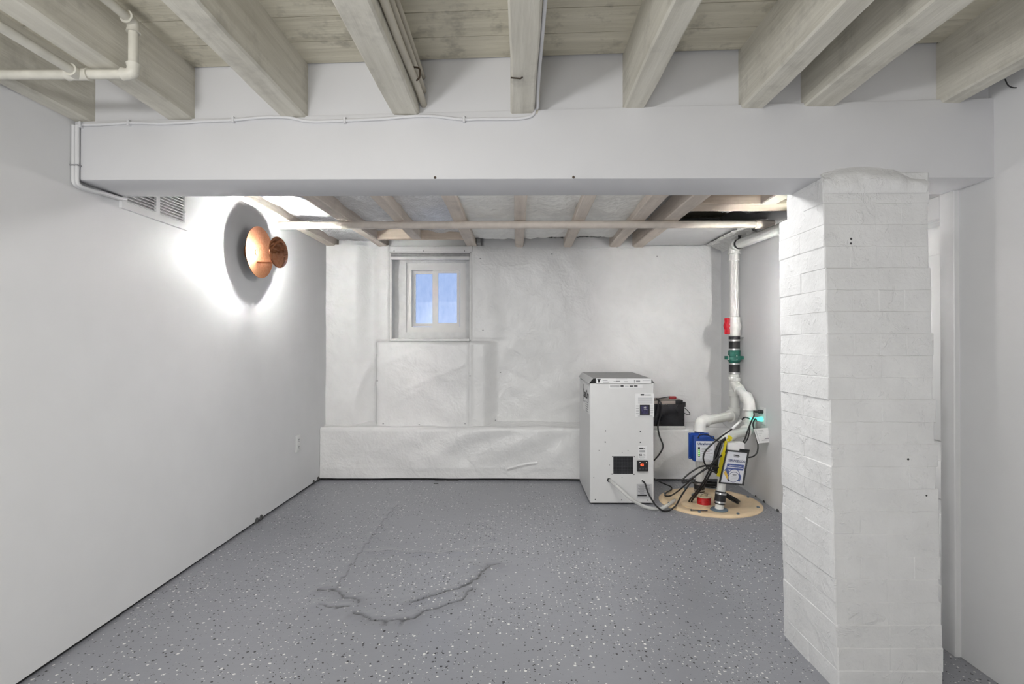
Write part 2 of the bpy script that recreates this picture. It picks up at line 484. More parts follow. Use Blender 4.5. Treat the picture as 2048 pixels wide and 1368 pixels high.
def text(name, body, mat, parent, o, right, up, height, depth=0.0008, bold=0.0, maxw=None):
    c = bpy.data.curves.new(name, 'FONT'); c.body = body; c.size = 1.0; c.extrude = 0.0; c.offset = bold
    c.align_x = 'LEFT'; c.resolution_u = 2
    to = bpy.data.objects.new(name, c); COL.objects.link(to)
    dg = bpy.context.evaluated_depsgraph_get(); dg.update()
    me = bpy.data.meshes.new_from_object(to.evaluated_get(dg))
    vs = [v.co.copy() for v in me.vertices]; fs = [tuple(p.vertices) for p in me.polygons]
    bpy.data.objects.remove(to); bpy.data.curves.remove(c); bpy.data.meshes.remove(me)
    right = Vector(right).normalized(); up = Vector(up); up = (up - right * up.dot(right)).normalized()
    nrm = right.cross(up)
    xs = [v.x for v in vs]; s = height / 0.72
    sx = s if maxw is None else min(s, maxw / (max(xs) - min(xs)))
    mb = MB(); mb.add([Vector(o) + right * v.x * sx + up * v.y * s + nrm * depth for v in vs], fs)
    return obj(name, mb, mat, parent)
def mbox(x0, x1, y0, y1, z0, z1): return MB().box(x0, x1, y0, y1, z0, z1)

# ================================================================== SETTING
# ---- floor
YBK = -2.3
CR = [  # crack lines as pixel polylines, with half width (m) and depth
    ([(643, 1180), (667, 1184), (691, 1196), (722, 1206)], 0.007),
    ([(667, 1183), (690, 1152), (722, 1104), (746, 1073), (770, 1039), (795, 1010)], 0.0045),
    ([(825, 1206), (870, 1192), (903, 1182), (941, 1169), (961, 1152), (978, 1131), (999, 1131)], 0.009),
    ([(643, 1210), (671, 1218), (705, 1215)], 0.006),
    ([(705, 1230), (740, 1240), (773, 1246), (807, 1244), (859, 1223), (890, 1212), (920, 1206), (942, 1180)], 0.008),
    ([(975, 1128), (966, 1138), (940, 1127)], 0.004),
    ([(725, 1104), (790, 1103), (850, 1108), (930, 1105), (985, 1092)], 0.003),
    ([(985, 1078), (985, 1060), (970, 1046)], 0.003),
]
segs = []
for pl, w in CR:
    P = [onfloor(*p) for p in pl]
    for i in range(len(P) - 1): segs.append((P[i].x, P[i].y, P[i + 1].x, P[i + 1].y, w))
def lines(a, b, dense, step, dstep):
    out = []; t = a
    while t < b - 1e-6:
        out.append(t); t += dstep if dense[0] <= t < dense[1] else step
    out.append(b); return np.array(out)
gx = lines(XL - 0.02, 1.80, (-1.02, 0.0), 0.04, 0.006)
gy = lines(YBK - 0.02, YW - 0.02, (2.05, 3.65), 0.04, 0.008)
GX, GY = np.meshgrid(gx, gy, indexing='ij')
def np_smooth(a, b, t):
    t = np.clip((t - a) / (b - a), 0, 1); return t * t * (3 - 2 * t)
GZ = -0.10 * np_smooth(0.35, 1.15, GX) * np_smooth(3.25, 2.30, GY)
rng = np.random.RandomState(3)
WX_ = GX + 0.006 * np.sin(GY * 47 + 2.3 * np.sin(GX * 31)) + 0.003 * np.sin(GX * 133 + GY * 91)
WY_ = GY + 0.008 * np.sin(GX * 39 + 1.7 * np.sin(GY * 29)) + 0.004 * np.sin(GY * 121 - GX * 87)
CRK = np.zeros_like(GX); dmin = np.full_like(GX, 9.0)
for ax, ay, bx, by, w in segs:
    L2 = (bx - ax) ** 2 + (by - ay) ** 2 + 1e-9
    t = np.clip(((WX_ - ax) * (bx - ax) + (WY_ - ay) * (by - ay)) / L2, 0, 1)
    d = np.hypot(WX_ - ax - t * (bx - ax), WY_ - ay - t * (by - ay))
    CRK = np.maximum(CRK, np.clip(1.15 - d / w, 0, 1) * min(1, w / 0.006))
    if w >= 0.007:
        CRK = np.maximum(CRK, 0.24 * np.exp(-(d / 0.035) ** 2))      # grime gathered along the wide cracks
    dmin = np.minimum(dmin, d + (0.02 if w < 0.005 else 0))
GZ = GZ - 0.005 * CRK + 0.007 * np.exp(-(dmin / 0.05) ** 2) + 0.0012 * np.sin(GX * 3.1) * np.sin(GY * 2.7)
nx, ny = len(gx), len(gy)
me = bpy.data.meshes.new('floor')
V = np.stack([GX, GY, GZ], -1).reshape(-1, 3)
I = (np.arange(nx - 1)[:, None] * ny + np.arange(ny - 1)[None, :]).reshape(-1)
Fq = np.stack([I, I + ny, I + ny + 1, I + 1], -1)
me.vertices.add(len(V)); me.vertices.foreach_set('co', V.ravel())
me.loops.add(Fq.size); me.loops.foreach_set('vertex_index', Fq.ravel())
me.polygons.add(len(Fq)); me.polygons.foreach_set('loop_start', np.arange(len(Fq)) * 4)
me.polygons.foreach_set('use_smooth', np.ones(len(Fq), dtype=bool))
me.update(calc_edges=True)
at = me.attributes.new('crack', 'FLOAT', 'POINT'); at.data.foreach_set('value', CRK.ravel().astype(np.float32))
me.materials.append(MATS['floor_epoxy'])
floor = bpy.data.objects.new('floor', me); COL.objects.link(floor)
tag(floor, 'grey epoxy floor with black and white paint flakes and a cracked patch', kind='structure'); ORG['floor'] = Vector()

# ---- walls
ZT = 2.28
obj('wall_left', mbox(XL - 0.12, XL, YBK, YW + 0.1, 0.014, ZT), 'wall_paint', kind='structure', label='white painted left wall with copper sconce and vent grille')
obj('trim_1', mbox(XL - 0.10, XL - 0.012, YBK, YW, -0.01, 0.02), 'dark_gap', kind='structure', label='dark gap along the foot of the left wall')
obj('wall_front', mbox(XL - 0.12, 1.9, YBK - 0.12, YBK, -0.2, ZT), 'wall_paint', kind='structure', label='white wall at the near end of the basement room')
DY0, DY1, DZ = 2.105, 2.80, 1.605
wr = MB()
def wseg(m, y0, y1, z0, z1):
    m.hexa([(XR(y0), y0, z0), (XR(y0) + 0.14, y0, z0), (XR(y1) + 0.14, y1, z0), (XR(y1), y1, z0),
            (XR(y0), y0, z1), (XR(y0) + 0.14, y0, z1), (XR(y1) + 0.14, y1, z1), (XR(y1), y1, z1)])
wseg(wr, YBK, DY0, -0.15, ZT); wseg(wr, DY1, YW + 0.1, -0.15, ZT); wseg(wr, DY0, DY1, DZ, ZT)
obj('wall_right', wr, 'wall_paint', kind='structure', label='white painted right wall with a door behind the brick pillar')
# ---- door in the right wall
dx = XR(2.5) + 0.055
dr = MB(); dr.box(dx, dx + 0.04, DY0 + 0.004, DY1 - 0.004, -0.088, DZ - 0.004)
door = obj('door_1', dr, 'door_paint', kind='structure', label='white panelled door in the right wall behind the pillar')
zs = [(-0.02, 0.10), (0.13, 0.40), (0.46, 0.62), (0.70, 1.48)]
for z0, z1 in zs:
    for y0, y1 in ((DY0 + 0.03, 2.44), (2.53, DY1 - 0.03)):
        m = MB().bbox(dx - 0.012, dx + 0.003, y0, y1, z0, z1, 0.008, 2)
        obj('door_panel', m, 'door_paint', door, smooth_=35)
def casing(y0, y1, z0, z1):
    m = MB().bbox(XR(y0) - 0.021, XR(y0) + 0.03, y0, y1, z0, z1, 0.003, 1); return m
dtrim = MB(); dtrim.box(XR(2.2) + 0.005, dx + 0.06, DY0 - 0.004, DY0 + 0.006, -0.11, DZ); dtrim.box(XR(2.2) + 0.005, dx + 0.06, DY0, DY1, DZ - 0.006, DZ + 0.01)
obj('door_jamb', dtrim, 'trim_paint', door)
obj('casing', casing(2.038, 2.107, -0.14, ZB + 0.004), 'trim_paint', door)
obj('casing', casing(DY1 - 0.004, DY1 + 0.066, -0.14, ZB), 'trim_paint', door)
obj('casing', casing(2.107, DY1 - 0.004, DZ + 0.002, ZB), 'trim_paint', door)
kn = MB().lathe([(0.024, 0), (0.024, 0.008), (0.010, 0.012), (0.010, 0.035), (0.026, 0.045), (0.028, 0.06), (0.018, 0.07), (0, 0.072)], (dx, DY1 - 0.08, 0.78), (-1, 0, 0), 20)
obj('door_knob', kn, 'steel', door, smooth_=40)

# ---- ceiling: planks, joists, insulation
def zj(x): return 1.935 + 0.022 * x
def zp(x): return 2.140 + 0.0286 * x
ceil = MB().hexa([(XL - .1, YBK - .1, zp(XL) + .03), (1.9, YBK - .1, zp(1.9) + .03), (1.9, YW + .1, zp(1.9) + .03), (XL - .1, YW + .1, zp(XL) + .03),
                  (XL - .1, YBK - .1, zp(XL) + .08), (1.9, YBK - .1, zp(1.9) + .08), (1.9, YW + .1, zp(1.9) + .08), (XL - .1, YW + .1, zp(XL) + .08)])
ceiling = obj('ceiling', ceil, 'dark_gap', kind='structure', label='open basement ceiling of painted joists, planks and foil insulation')
y = YB0 + 0.004; i = 0
while y > YBK:
    w = 0.138 + random.uniform(-0.003, 0.003); g = 0.0045 + random.uniform(0, 0.0025); dz = random.uniform(-0.002, 0.002)
    y0, y1 = y - w + g, y
    m = MB().hexa([(XL, y0, zp(XL) + dz), (XR(y), y0, zp(XR(y)) + dz), (XR(y), y1, zp(XR(y)) + dz), (XL, y1, zp(XL) + dz),
                   (XL, y0, zp(XL) + .029), (XR(y), y0, zp(XR(y)) + .029), (XR(y), y1, zp(XR(y)) + .029), (XL, y1, zp(XL) + .029)])
    obj('plank', m, 'plank_wash', ceiling); y -= w; i += 1
y = YB1
while y < YW:                      # planks above the far bays
    m = MB().hexa([(XL, y + .003, zp(XL)), (XR(y), y + .003, zp(XR(y))), (XR(y), y + .138, zp(XR(y))), (XL, y + .138, zp(XL)),
                   (XL, y + .003, zp(XL) + .029), (XR(y), y + .003, zp(XR(y)) + .029), (XR(y), y + .138, zp(XR(y)) + .029), (XL, y + .138, zp(XL) + .029)])
    obj('plank', m, 'plank_wash', ceiling); y += 0.138

def rough_beam(x0a, x1a, ya, x0b, x1b, yb, za, zb_, top, n=26, amp=0.004, seed=0):
    """a joist with slightly wavering arrises, from ya to yb"""
    m = MB(); P = []
    for k in range(n + 1):
        t = k / n; yy = lerp(ya, yb, t); xa = lerp(x0a, x0b, t); xb = lerp(x1a, x1b, t); z0 = lerp(za, zb_, t)
        def w(j): return amp * noise.noise(Vector((seed * 7.3 + j * 3.1, yy * 3.3, seed)))
        ch = 0.006
        P.append([(xa + w(1), yy, top), (xa + w(1), yy, z0 + ch + w(2)), (xa + ch + w(1), yy, z0 + w(2)),
                  (xb - ch + w(3), yy, z0 + w(4)), (xb + w(3), yy, z0 + ch + w(4)), (xb + w(3), yy, top)])
    m.grid(P)
    k = len(P[0]); L = len(P) - 1
    m.f.append(tuple(range(k))); m.f.append(tuple(L * k + j for j in range(k - 1, -1, -1)))
    for a in range(L): m.f.append((a * k, (a + 1) * k, (a + 1) * k + k - 1, a * k + k - 1))
    return m
near = [(135, 181, 243), (336, 386, 240), (562, 612, 235), (785, 838, 230), (1022, 1068, 228), (1248, 1290, 216), (1482, 1528, 217), (1608, 1668, 213), (1882, 1922, 206)]
NJ = []
for k, (a, b_, yy) in enumerate(near):
    p, q = atY(a, yy, YB0), atY(b_, yy, YB0)
    x0, x1, z = p.x, q.x, (p.z + q.z) / 2
    if k == 0: x0 = XL
    NJ.append((x0, x1, z))
    m = rough_beam(x0, x1, YBK, x0, x1, YB0 + 0.024, z, z, zp((x0 + x1) / 2) + 0.004, 40, 0.005, k)
    obj('joist', m, 'joist_wash', ceiling, smooth_=30)
ZF = 1.936
far = [(-1.6, -1.53, -1.6, -1.53, YW), (-1.245, -1.163, -1.175, -1.093, YW), (-0.829, -0.757, -0.829, -0.755, 4.145), (-0.427, -0.342, -0.425, -0.340, YW),
       (-0.014, 0.063, -0.013, 0.060, YW), (0.357, 0.440, 0.400, 0.472, YW), (0.735, 0.845, 0.79, 0.878, YW), (0.992, 1.098, 0.985, 1.086, YW)]
for k, (a0, a1, b0, b1, ye) in enumerate(far):
    m = rough_beam(a0, a1, YB1 - 0.02, b0, b1, ye, ZF, ZF, zp((a0 + b0) / 2) + 0.004, 24, 0.004, 20 + k)
    obj('joist', m, 'joist_far', ceiling, smooth_=30)
m = rough_beam(1.43, 1.53, YB1 - 0.02, 1.45, 1.55, 3.14, ZF, ZF, zp(1.48), 12, 0.004, 40)
obj('joist', m, 'joist_far', ceiling, smooth_=30)
# headers
obj('header', MB().bbox(-1.13, -0.40, 4.145, 4.19, ZF + 0.002, zp(-0.8), 0.004, 1), 'header_far', ceiling)
obj('header', MB().bbox(1.08, XR(3.2), 3.13, 3.30, ZF + 0.002, zp(1.4), 0.004, 1), 'header_far', ceiling)
obj('header', MB().bbox(-0.335, -0.30, 4.36, 4.5, ZF + 0.01, zp(-0.3), 0.004, 1), 'hood_grey', ceiling)
# insulation between the joists
def batt(x0, x1, xa0, xa1, y0, y1, z, mat, amp, seed, n=22, mm=12):
    P = []
    for i in range(mm + 1):
        row = []
        for j in range(n + 1):
            t = j / n; s_ = i / mm; yy = lerp(y0, y1, t)
            xx = lerp(lerp(x0, xa0, t), lerp(x1, xa1, t), s_)
            e = min(s_, 1 - s_) * 2
            zz = z - amp * (0.3 + noise.noise(Vector((xx * 5, yy * 4.2, seed)))) * (0.35 + 0.65 * e) - amp * 0.5 * noise.noise(Vector((xx * 14, yy * 11, seed + 3)))
            row.append((xx, yy, zz))
        P.append(row)
    m = MB().grid(P); obj('insulation_batt', m, mat, ceiling, smooth_=True)
batt(-1.53, -1.245, -1.53, -1.175, YB1, 4.47, 1.995, 'foil_bubble', 0.030, 1)
batt(-1.163, -0.829, -1.11, -0.829, YB1, 4.145, 2.02, 'foil_bubble', 0.035, 2)
batt(-0.757, -0.427, -0.755, -0.425, YB1, 4.145, 2.01, 'foil_bubble', 0.035, 3)
batt(-0.342, -0.014, -0.340, -0.013, YB1, 4.30, 1.975, 'foil_faced', 0.028, 4)
batt(0.063, 0.357, 0.060, 0.400, YB1, 4.28, 1.985, 'foil_faced', 0.04, 5)
batt(0.440, 0.735, 0.472, 0.79, YB1, 4.26, 1.985, 'foil_faced', 0.03, 6)
batt(0.845, 0.992, 0.878, 0.985, YB1, 4.4, 2.05, 'foil_crumple', 0.02, 7)
batt(1.086, XR(3.4), 1.086, XR(4.4), 3.30, 3.62, 2.02, 'foil_crumple', 0.05, 8)
for (x0, x1, yy, s) in ((-0.335, -0.016, 4.30, 11), (0.062, 0.400, 4.28, 12), (0.470, 0.79, 4.26, 13)):   # crumpled foil ends
    P = []
    for i in range(25):
        xx = lerp(x0, x1, i / 24); row = []
        for j in range(9):
            t = j / 8
            row.append((xx, yy + 0.07 * t + 0.012 * noise.noise(Vector((xx * 40, t * 5, s))), 1.975 + 0.05 * t + 0.018 * noise.noise(Vector((xx * 55, t * 7, s + 5)))))
        P.append(row)
    obj('insulation_edge', MB().grid(P), 'foil_crumple', ceiling, smooth_=True)
# plain boards closing the bays at the back wall and the flat panel by the right wall
for (x0, x1) in ((-1.5, -1.09), (-1.09, -0.33), (-0.28, 0.0), (0.05, 0.41), (0.46, 0.80), (0.86, 1.0)):
    obj('rim_board', mbox(x0, x1, YW - 0.03, YW, ZF - 0.01, zp(x0)), 'trim_paint', ceiling)
pp = []
for i in range(13):
    xx = lerp(1.086, XR(4.0), i / 12)
    pp.append([(xx, lerp(3.62, YW, j / 14), ZF + 0.012 + 0.006 * noise.noise(Vector((xx * 4, j * 0.6, 2))) + 0.02 * smooth(1.5, 1.72, xx)) for j in range(15)])
obj('insulation_panel', MB().grid(pp), 'trim_paint', ceiling, smooth_=True)
# crumpled sheet in the right corner of the ceiling
pp = []
for i in range(18):
    yy = lerp(3.75, 4.46, i / 17); row = []
    for j in range(12):
        t = j / 11
        row.append((lerp(1.60, XR(yy) - 0.004, t) + 0.02 * noise.noise(Vector((yy * 16, t * 4, 1))), yy, lerp(1.945, 1.88, t * t) + 0.022 * noise.noise(Vector((yy * 22, t * 5, 7)))))
    pp.append(row)
obj('sheet_fold', MB().grid(pp), 'foil_faced', ceiling, smooth_=True)

# ---- beam
bw = MB().bbox(XL + 0.001, XR(2.0), YB0, YB1, ZB, 1.925, 0.006, 2)
bw.v = [(x, y_, z if z < 1.8 else zj(x) + 0.012 + (z - 1.925)) for x, y_, z in bw.v]
beam = obj('ceiling_beam', bw, 'beam_paint', kind='structure', label='boxed white beam crossing the ceiling and resting on the brick pillar', smooth_=30)
bays = [(NJ[k][1], NJ[k + 1][0]) for k in range(len(NJ) - 1)] + [(NJ[-1][1], XR(1.9))]
for k, (x0, x1) in enumerate(bays):
    rec = 0.022 if k in (0, 4, 5, 6, 7, 8) else 0.012
    obj('blocking_panel', mbox(x0 - 0.004, x1 + 0.004, YB0 + rec, YB1 - 0.03, 1.90, zp((x0 + x1) / 2) + 0.02), 'beam_paint', beam)

# ---- back wall wrapped in white vapour sheet
WX0, WX1, WZ0, WZ1 = atY(783, 600, 4.46).x, atY(940, 600, 4.46).x, 1.142, 1.878
LEDGE_Z, LEDGE_Y = 0.425, 4.27
def prot(x, z):
    p = 0.0
    colw = 1 - smooth(-1.37, -1.22, x + 0.02 * noise.noise(Vector((z * 5, 3, 0))))
    p += 0.085 * colw
    blk = smooth(-1.215, -1.15, x + 0.012 * noise.noise(Vector((z * 7, 9, 1)))) * (1 - smooth(-0.285, -0.15, x)) * (1 - smooth(1.118, 1.142, z))
    p += 0.125 * blk
    p += 0.02 * math.exp(-((x + 0.385) / 0.012) ** 2) * (1 if z < 1.14 else 0.6)
    if z > 1.142:
        p += 0.055 * (1 - smooth(WX0 - 0.02, WX0, x)) * smooth(WX0 - 0.16, WX0 - 0.06, x) + 0.03 * smooth(WX1, WX1 + 0.02, x) * (1 - smooth(WX1 + 0.1, WX1 + 0.35, x))
    v = Vector((x * 2.2, z * 2.0, 4.0))
    p += 0.022 * noise.noise(v) + 0.007 * noise.noise(Vector((x * 7 + z * 4, z * 6 - x * 3, 1.0)))
    # hanging folds
    p += 0.007 * math.sin((x * 0.8 + z) * 9 + 2 * noise.noise(Vector((x * 2, z * 2, 8)))) * smooth(0.9, 0.45, z)
    for (cx, cz, ang, ln, am) in ((-0.62, 0.86, 0.42, 0.35, 0.010), (-0.85, 0.70, 0.5, 0.3, 0.007), (-1.33, 0.72, 1.3, 0.2, 0.015), (-1.25, 0.93, 1.2, 0.12, 0.018), (0.15, 0.80, -0.5, 0.3, 0.006), (0.55, 0.62, 0.3, 0.25, 0.008), (-1.0, 0.99, 0.4, 0.16, 0.010)):
        u = (x - cx) * math.cos(ang) + (z - cz) * math.sin(ang); w = -(x - cx) * math.sin(ang) + (z - cz) * math.cos(ang)
        p += am * math.exp(-(w / 0.025) ** 2 - (u / ln) ** 2)
    return max(0.004, p + 0.012)
def glines(a, b, step, extra):
    base = [v for v in np.arange(a, b, step) if all(abs(v - e) > step * .45 for e in extra + [b])]
    return sorted(base + extra + [b])
xs = glines(XL, XR(YW), 0.014, [WX0, WX1]); zsx = glines(0.40, 1.945, 0.014, [1.120, WZ0, WZ1])
P = [[(x, YW - prot(x, z), z) for z in zsx] for x in xs]
mb = MB().grid(P, skip=lambda i, j: WX0 - 1e-6 <= xs[i] < WX1 - 1e-6 and WZ0 - 1e-6 <= zsx[j] < ZT)
wb = obj('wall_back', mb, 'vapor_sheet', kind='structure', label='back wall wrapped in glossy white vapour barrier sheeting', smooth_=True)
# solid wall behind the sheet, with the window opening
sw = MB(); sw.box(XL - .1, WX0 - .01, YW, YW + .22, -.1, ZT); sw.box(WX1 + .01, 1.9, YW, YW + .22, -.1, ZT)
sw.box(WX0 - .01, WX1 + .01, YW, YW + .22, -.1, WZ0 - .012); sw.box(WX0 - .01, WX1 + .01, YW, YW + .22, WZ1 + .01, ZT)
obj('masonry', sw, 'wall_paint', wb)
# the wrapped ledge along the foot of the wall
lx = np.arange(XL + 0.002, XR(4.4), 0.016)
prof = [(LEDGE_Y, 0.016 + 0.4 * k / 26) for k in range(26)] + [(LEDGE_Y + 0.006, 0.419), (LEDGE_Y + 0.018, 0.426)] + [(lerp(LEDGE_Y + 0.03, YW, k / 14), 0.427) for k in range(15)]
P = []
for x in lx:
    row = []
    for (yy, zz) in prof:
        a = 0.016 * noise.noise(Vector((x * 2.6, zz * 3.5, 21 + yy))) + 0.006 * noise.noise(Vector((x * 6 - zz * 8, zz * 7 + x * 4, 12)))
        f = smooth(-1.5, -1.1, x) * (1 - smooth(0.2, 0.5, x))
        a += 0.010 * math.sin((x - 1.1 * zz) * 13 + 3 * noise.noise(Vector((x, zz, 2)))) * math.exp(-((zz - 0.30) / 0.12) ** 2) * f
        a += 0.005 * math.exp(-((zz - 0.10) / 0.008) ** 2)
        if yy < LEDGE_Y + 0.012: row.append((x, yy - a, zz))
        else: row.append((x, yy, zz + a * 0.7 + 0.02 * smooth(4.35, 4.5, yy)))
    P.append(row)
ledge = obj('wall_ledge', MB().grid(P), 'vapor_sheet', kind='structure', label='low ledge wrapped in white sheeting along the foot of the back wall', smooth_=True)
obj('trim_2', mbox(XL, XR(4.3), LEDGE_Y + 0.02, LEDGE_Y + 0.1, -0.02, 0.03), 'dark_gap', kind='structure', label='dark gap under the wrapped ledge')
# torn tape flap on the ledge and staples
fl = [[Vector(atY(1015 + 6 * k, 935 - 12 * math.sin(k / 10 * 1.5), LEDGE_Y - 0.02)) + Vector((0, -0.006 * t, -0.012 * t)) for t in (0, 1)] for k in range(11)]
obj('tape_flap', MB().grid(fl), 'vapor_sheet', ledge, smooth_=True)
for (px, py) in ((756, 710), (757, 761), (941, 751), (1000, 746), (769, 846), (840, 848), (965, 660), (960, 515), (1320, 509), (1105, 505), (990, 843), (931, 846)):
    p = atY(px, py, 4.4); s = Vector((p.x, YW - prot(p.x, p.z) - 0.001, p.z))
    obj('staple', MB().box(s.x - .006, s.x + .006, s.y - .004, s.y + .004, s.z - .003, s.z + .003), 'ink_grey', wb)
# debris in the floor corner and by the ledge
for (px, py, r) in ((628, 962, .022), (620, 968, .018), (634, 957, .015), (515, 1040, .02), (505, 1046, .02)):
    p = onfloor(px, py); m = MB()
    bm = bmesh.new(); bmesh.ops.create_icosphere(bm, subdivisions=2, radius=r)
    m.add([Vector((max(XL - 0.006, p.x) + v.co.x * .35 + 0.005, p.y + v.co.y * 1.3, 0.016 + v.co.z * .9)) * 1 + Vector((0, 0, .006 * noise.noise(v.co * 80))) for v in bm.verts], [[v.index for v in f.verts] for f in bm.faces]); bm.free()
    obj('crumbled_mortar', m, 'debris', floor)
for (px, py, r) in ((1514, 994, .008), (1527, 1005, .011), (1547, 1023, .012)):
    p = onfloor(px, py); m = MB(); wx = XR(p.y)
    bm = bmesh.new(); bmesh.ops.create_icosphere(bm, subdivisions=2, radius=r)
    m.add([Vector((wx - 0.004 + v.co.x * .4, p.y + v.co.y * 1.5, p.z + .006 + v.co.z * .9 + .006 * noise.noise(v.co * 80))) for v in bm.verts], [[v.index for v in f.verts] for f in bm.faces]); bm.free()
    obj('crumbled_mortar', m, 'debris', floor)
for (px, py, w) in ((880, 962, .045), (905, 961, .05), (872, 967, .018)):
    p = onfloor(px, py, 0.002)
    obj('floor_chip', MB().bbox(p.x - w, p.x + w, min(p.y, LEDGE_Y - .02) - .012, min(p.y, LEDGE_Y - .02) + .012, -0.004, 0.003, 0.002, 1), 'debris', floor)

# ---- window
YV = 4.60
win = MB()
win.box(WX0 - 0.012, WX0 + 0.004, YW - 0.05, YW + 0.14, WZ0, WZ1); win.box(WX1 - 0.004, WX1 + 0.012, YW - 0.05, YW + 0.14, WZ0, WZ1)
win.box(WX0, WX1, YW - 0.05, YW + 0.14, WZ1 - 0.004, WZ1 + 0.012)
window = obj('window_1', win, 'window_wood', kind='structure', label='small white sliding basement window with two panes showing blue sky')
obj('sill', MB().bbox(WX0, WX1, YW - 0.10, YV + 0.01, WZ0 - 0.012, WZ0 + 0.012, 0.006, 2), 'window_wood', window, smooth_=30)
def prect(x0, y0, x1, y1, Y):
    a, b_ = atY(x0, y1, Y), atY(x1, y0, Y); return a.x, b_.x, a.z, b_.z
def ring(mb, o, i, y0, y1):
    mb.box(o[0], i[0], y0, y1, o[2], o[3]); mb.box(i[1], o[1], y0, y1, o[2], o[3])
    mb.box(i[0], i[1], y0, y1, o[2], i[2]); mb.box(i[0], i[1], y0, y1, i[3], o[3]); return mb
o_ = prect(801, 519, 939, 672, 4.56); i_ = prect(812, 525, 931, 664, 4.56)
o_ = (WX0 - .012, WX1 + .012, WZ0 - .012, WZ1 + .012)
obj('window_casing', ring(MB(), o_, i_, 4.56, 4.68), 'window_wood', window)
o_ = (i_[0] - .002, i_[1] + .002, i_[2] - .002, i_[3] + .002); i2 = prect(823, 540, 920, 654, 4.585)
obj('window_frame', ring(MB(), o_, i2, 4.585, 4.66), 'window_vinyl', window)
for nm, r0, r1, ys in (('sash', (825, 542, 868, 653), (831, 548, 865, 647), 4.632), ('sash', (865, 540, 919, 654), (876, 546, 914, 646), 4.605)):
    a = prect(*r0, ys); b_ = prect(*r1, ys)
    s = obj('sash', ring(MB(), a, b_, ys, ys + 0.026), 'window_vinyl', window)
    obj('pane', mbox(b_[0] - .004, b_[1] + .004, ys + .011, ys + .015, b_[2] - .004, b_[3] + .004), 'window_glass', s)
a = prect(783, 505, 940, 520, 4.47)
hd = MB().cyl((a[0], 4.46, a[3] - 0.026), (a[1], 4.46, a[3] - 0.026), 0.02, 16)
obj('shade_roller', hd, 'shade_grey', window, smooth_=40)
obj('shade_rail', MB().bbox(a[0], a[1], 4.425, 4.45, a[2] - 0.004, a[2] + 0.024, 0.004, 1), 'window_wood', window)
obj('lintel', MB().bbox(a[0] - 0.01, a[1] + 0.02, 4.43, 4.52, a[3], ZF + 0.002, 0.004, 1), 'trim_paint', window)
for px in (788, 846, 929):
    q = atY(px, 502, 4.42); obj('clip', mbox(q.x - .002, q.x + .002, 4.418, 4.432, q.z - .006, q.z + .008), 'ink_grey', window)

# ================================================================== THINGS
# ---- brick pillar
PX0, PX1 = 1.09, 1.463
pil = thing('brick_pillar', ((PX0 + PX1) / 2, 2.02, -0.10), 'white painted brick pillar holding up the ceiling beam', 'pillar')
def pil_front(z): return lerp(1.822, 1.880, (z + 0.1) / 1.8)
def pil_left(z): return lerp(1.108, 1.092, (z + 0.1) / 1.8)
def pil_back(z): return 2.19 if z < 1.63 else 2.125
core = MB()
PZ = [-0.12, 0.3, 0.8, 1.2, 1.63, 1.631, 1.715]
pg = []
for z in PZ:
    ins = 0.0022
    pg.append([(pil_left(z) + ins, pil_front(z) + ins, z), (PX1 - ins, pil_front(z) + ins, z), (PX1 - ins, pil_back(z) - ins, z), (pil_left(z) + ins, pil_back(z) - ins, z), (pil_left(z) + ins, pil_front(z) + ins, z)])
core.grid(pg); obj('mortar', core, 'brick_paint', pil)
def brick_mesh(dx_, dy_, dz_, seed):
    bm = bmesh.new(); bmesh.ops.create_cube(bm, size=1); r = random.Random(seed)
    for v in bm.verts: v.co = Vector((v.co.x * dx_ + r.uniform(-.001, .002), v.co.y * dy_ + r.uniform(-.001, .001), v.co.z * dz_ + r.uniform(-.001, .001)))
    bmesh.ops.bevel(bm, geom=bm.edges[:], offset=0.0032, segments=1, affect='EDGES')
    for v in bm.verts: v.co += Vector((r.uniform(-.0012, .0012), r.uniform(-.0010, .0010), r.uniform(-.0012, .0012)))
    me = bpy.data.meshes.new('brick'); bm.to_mesh(me); bm.free()
    me.materials.append(MATS['brick_paint']); return me
SB = [brick_mesh(0.186, 0.176, 0.0775, 50 + k) for k in range(7)]
HB = [brick_mesh(0.0935, 0.352, 0.0775, 80 + k) for k in range(7)]
def put_brick(me, c, sc, rz):
    o = bpy.data.objects.new('brick', me); COL.objects.link(o); o.parent = pil
    o.location = Vector(c) - ORG[pil.name]; o.scale = sc; o.rotation_euler = (random.uniform(-.002, .002), random.uniform(-.0035, .0035), rz * .10)
z = -0.10; cidx = 0
while z < 1.69:
    h = min(0.0775, 1.712 - z); zc = z + h / 2; zs_ = (h + .0036) / 0.0775
    x0, y0, y1 = pil_left(zc), pil_front(zc), pil_back(zc + .03)
    jx = random.uniform(-.0006, .0006); wid = PX1 + random.uniform(-.008, .004) - x0; dep = y1 - y0
    if cidx % 2 == 0:
        for a in range(2):
            for b_ in range(2):
                put_brick(random.choice(SB), (x0 + wid * (a + .5) / 2 + jx + random.uniform(-.0015, .0015), y0 + dep * (b_ + .5) / 2 + random.uniform(-.0007, .0007), zc), ((wid / 2 + .005) / .186, (dep / 2 + .005) / .176, zs_), random.uniform(-.012, .012))
    else:
        for a in range(4):
            put_brick(random.choice(HB), (x0 + wid * (a + .5) / 4 + jx + random.uniform(-.0015, .0015), y0 + dep / 2 + random.uniform(-.0009, .0009), zc), ((wid / 4 + .005) / .0935, (dep + .003) / .352, zs_), random.uniform(-.008, .008))
    z += 0.0775; cidx += 1
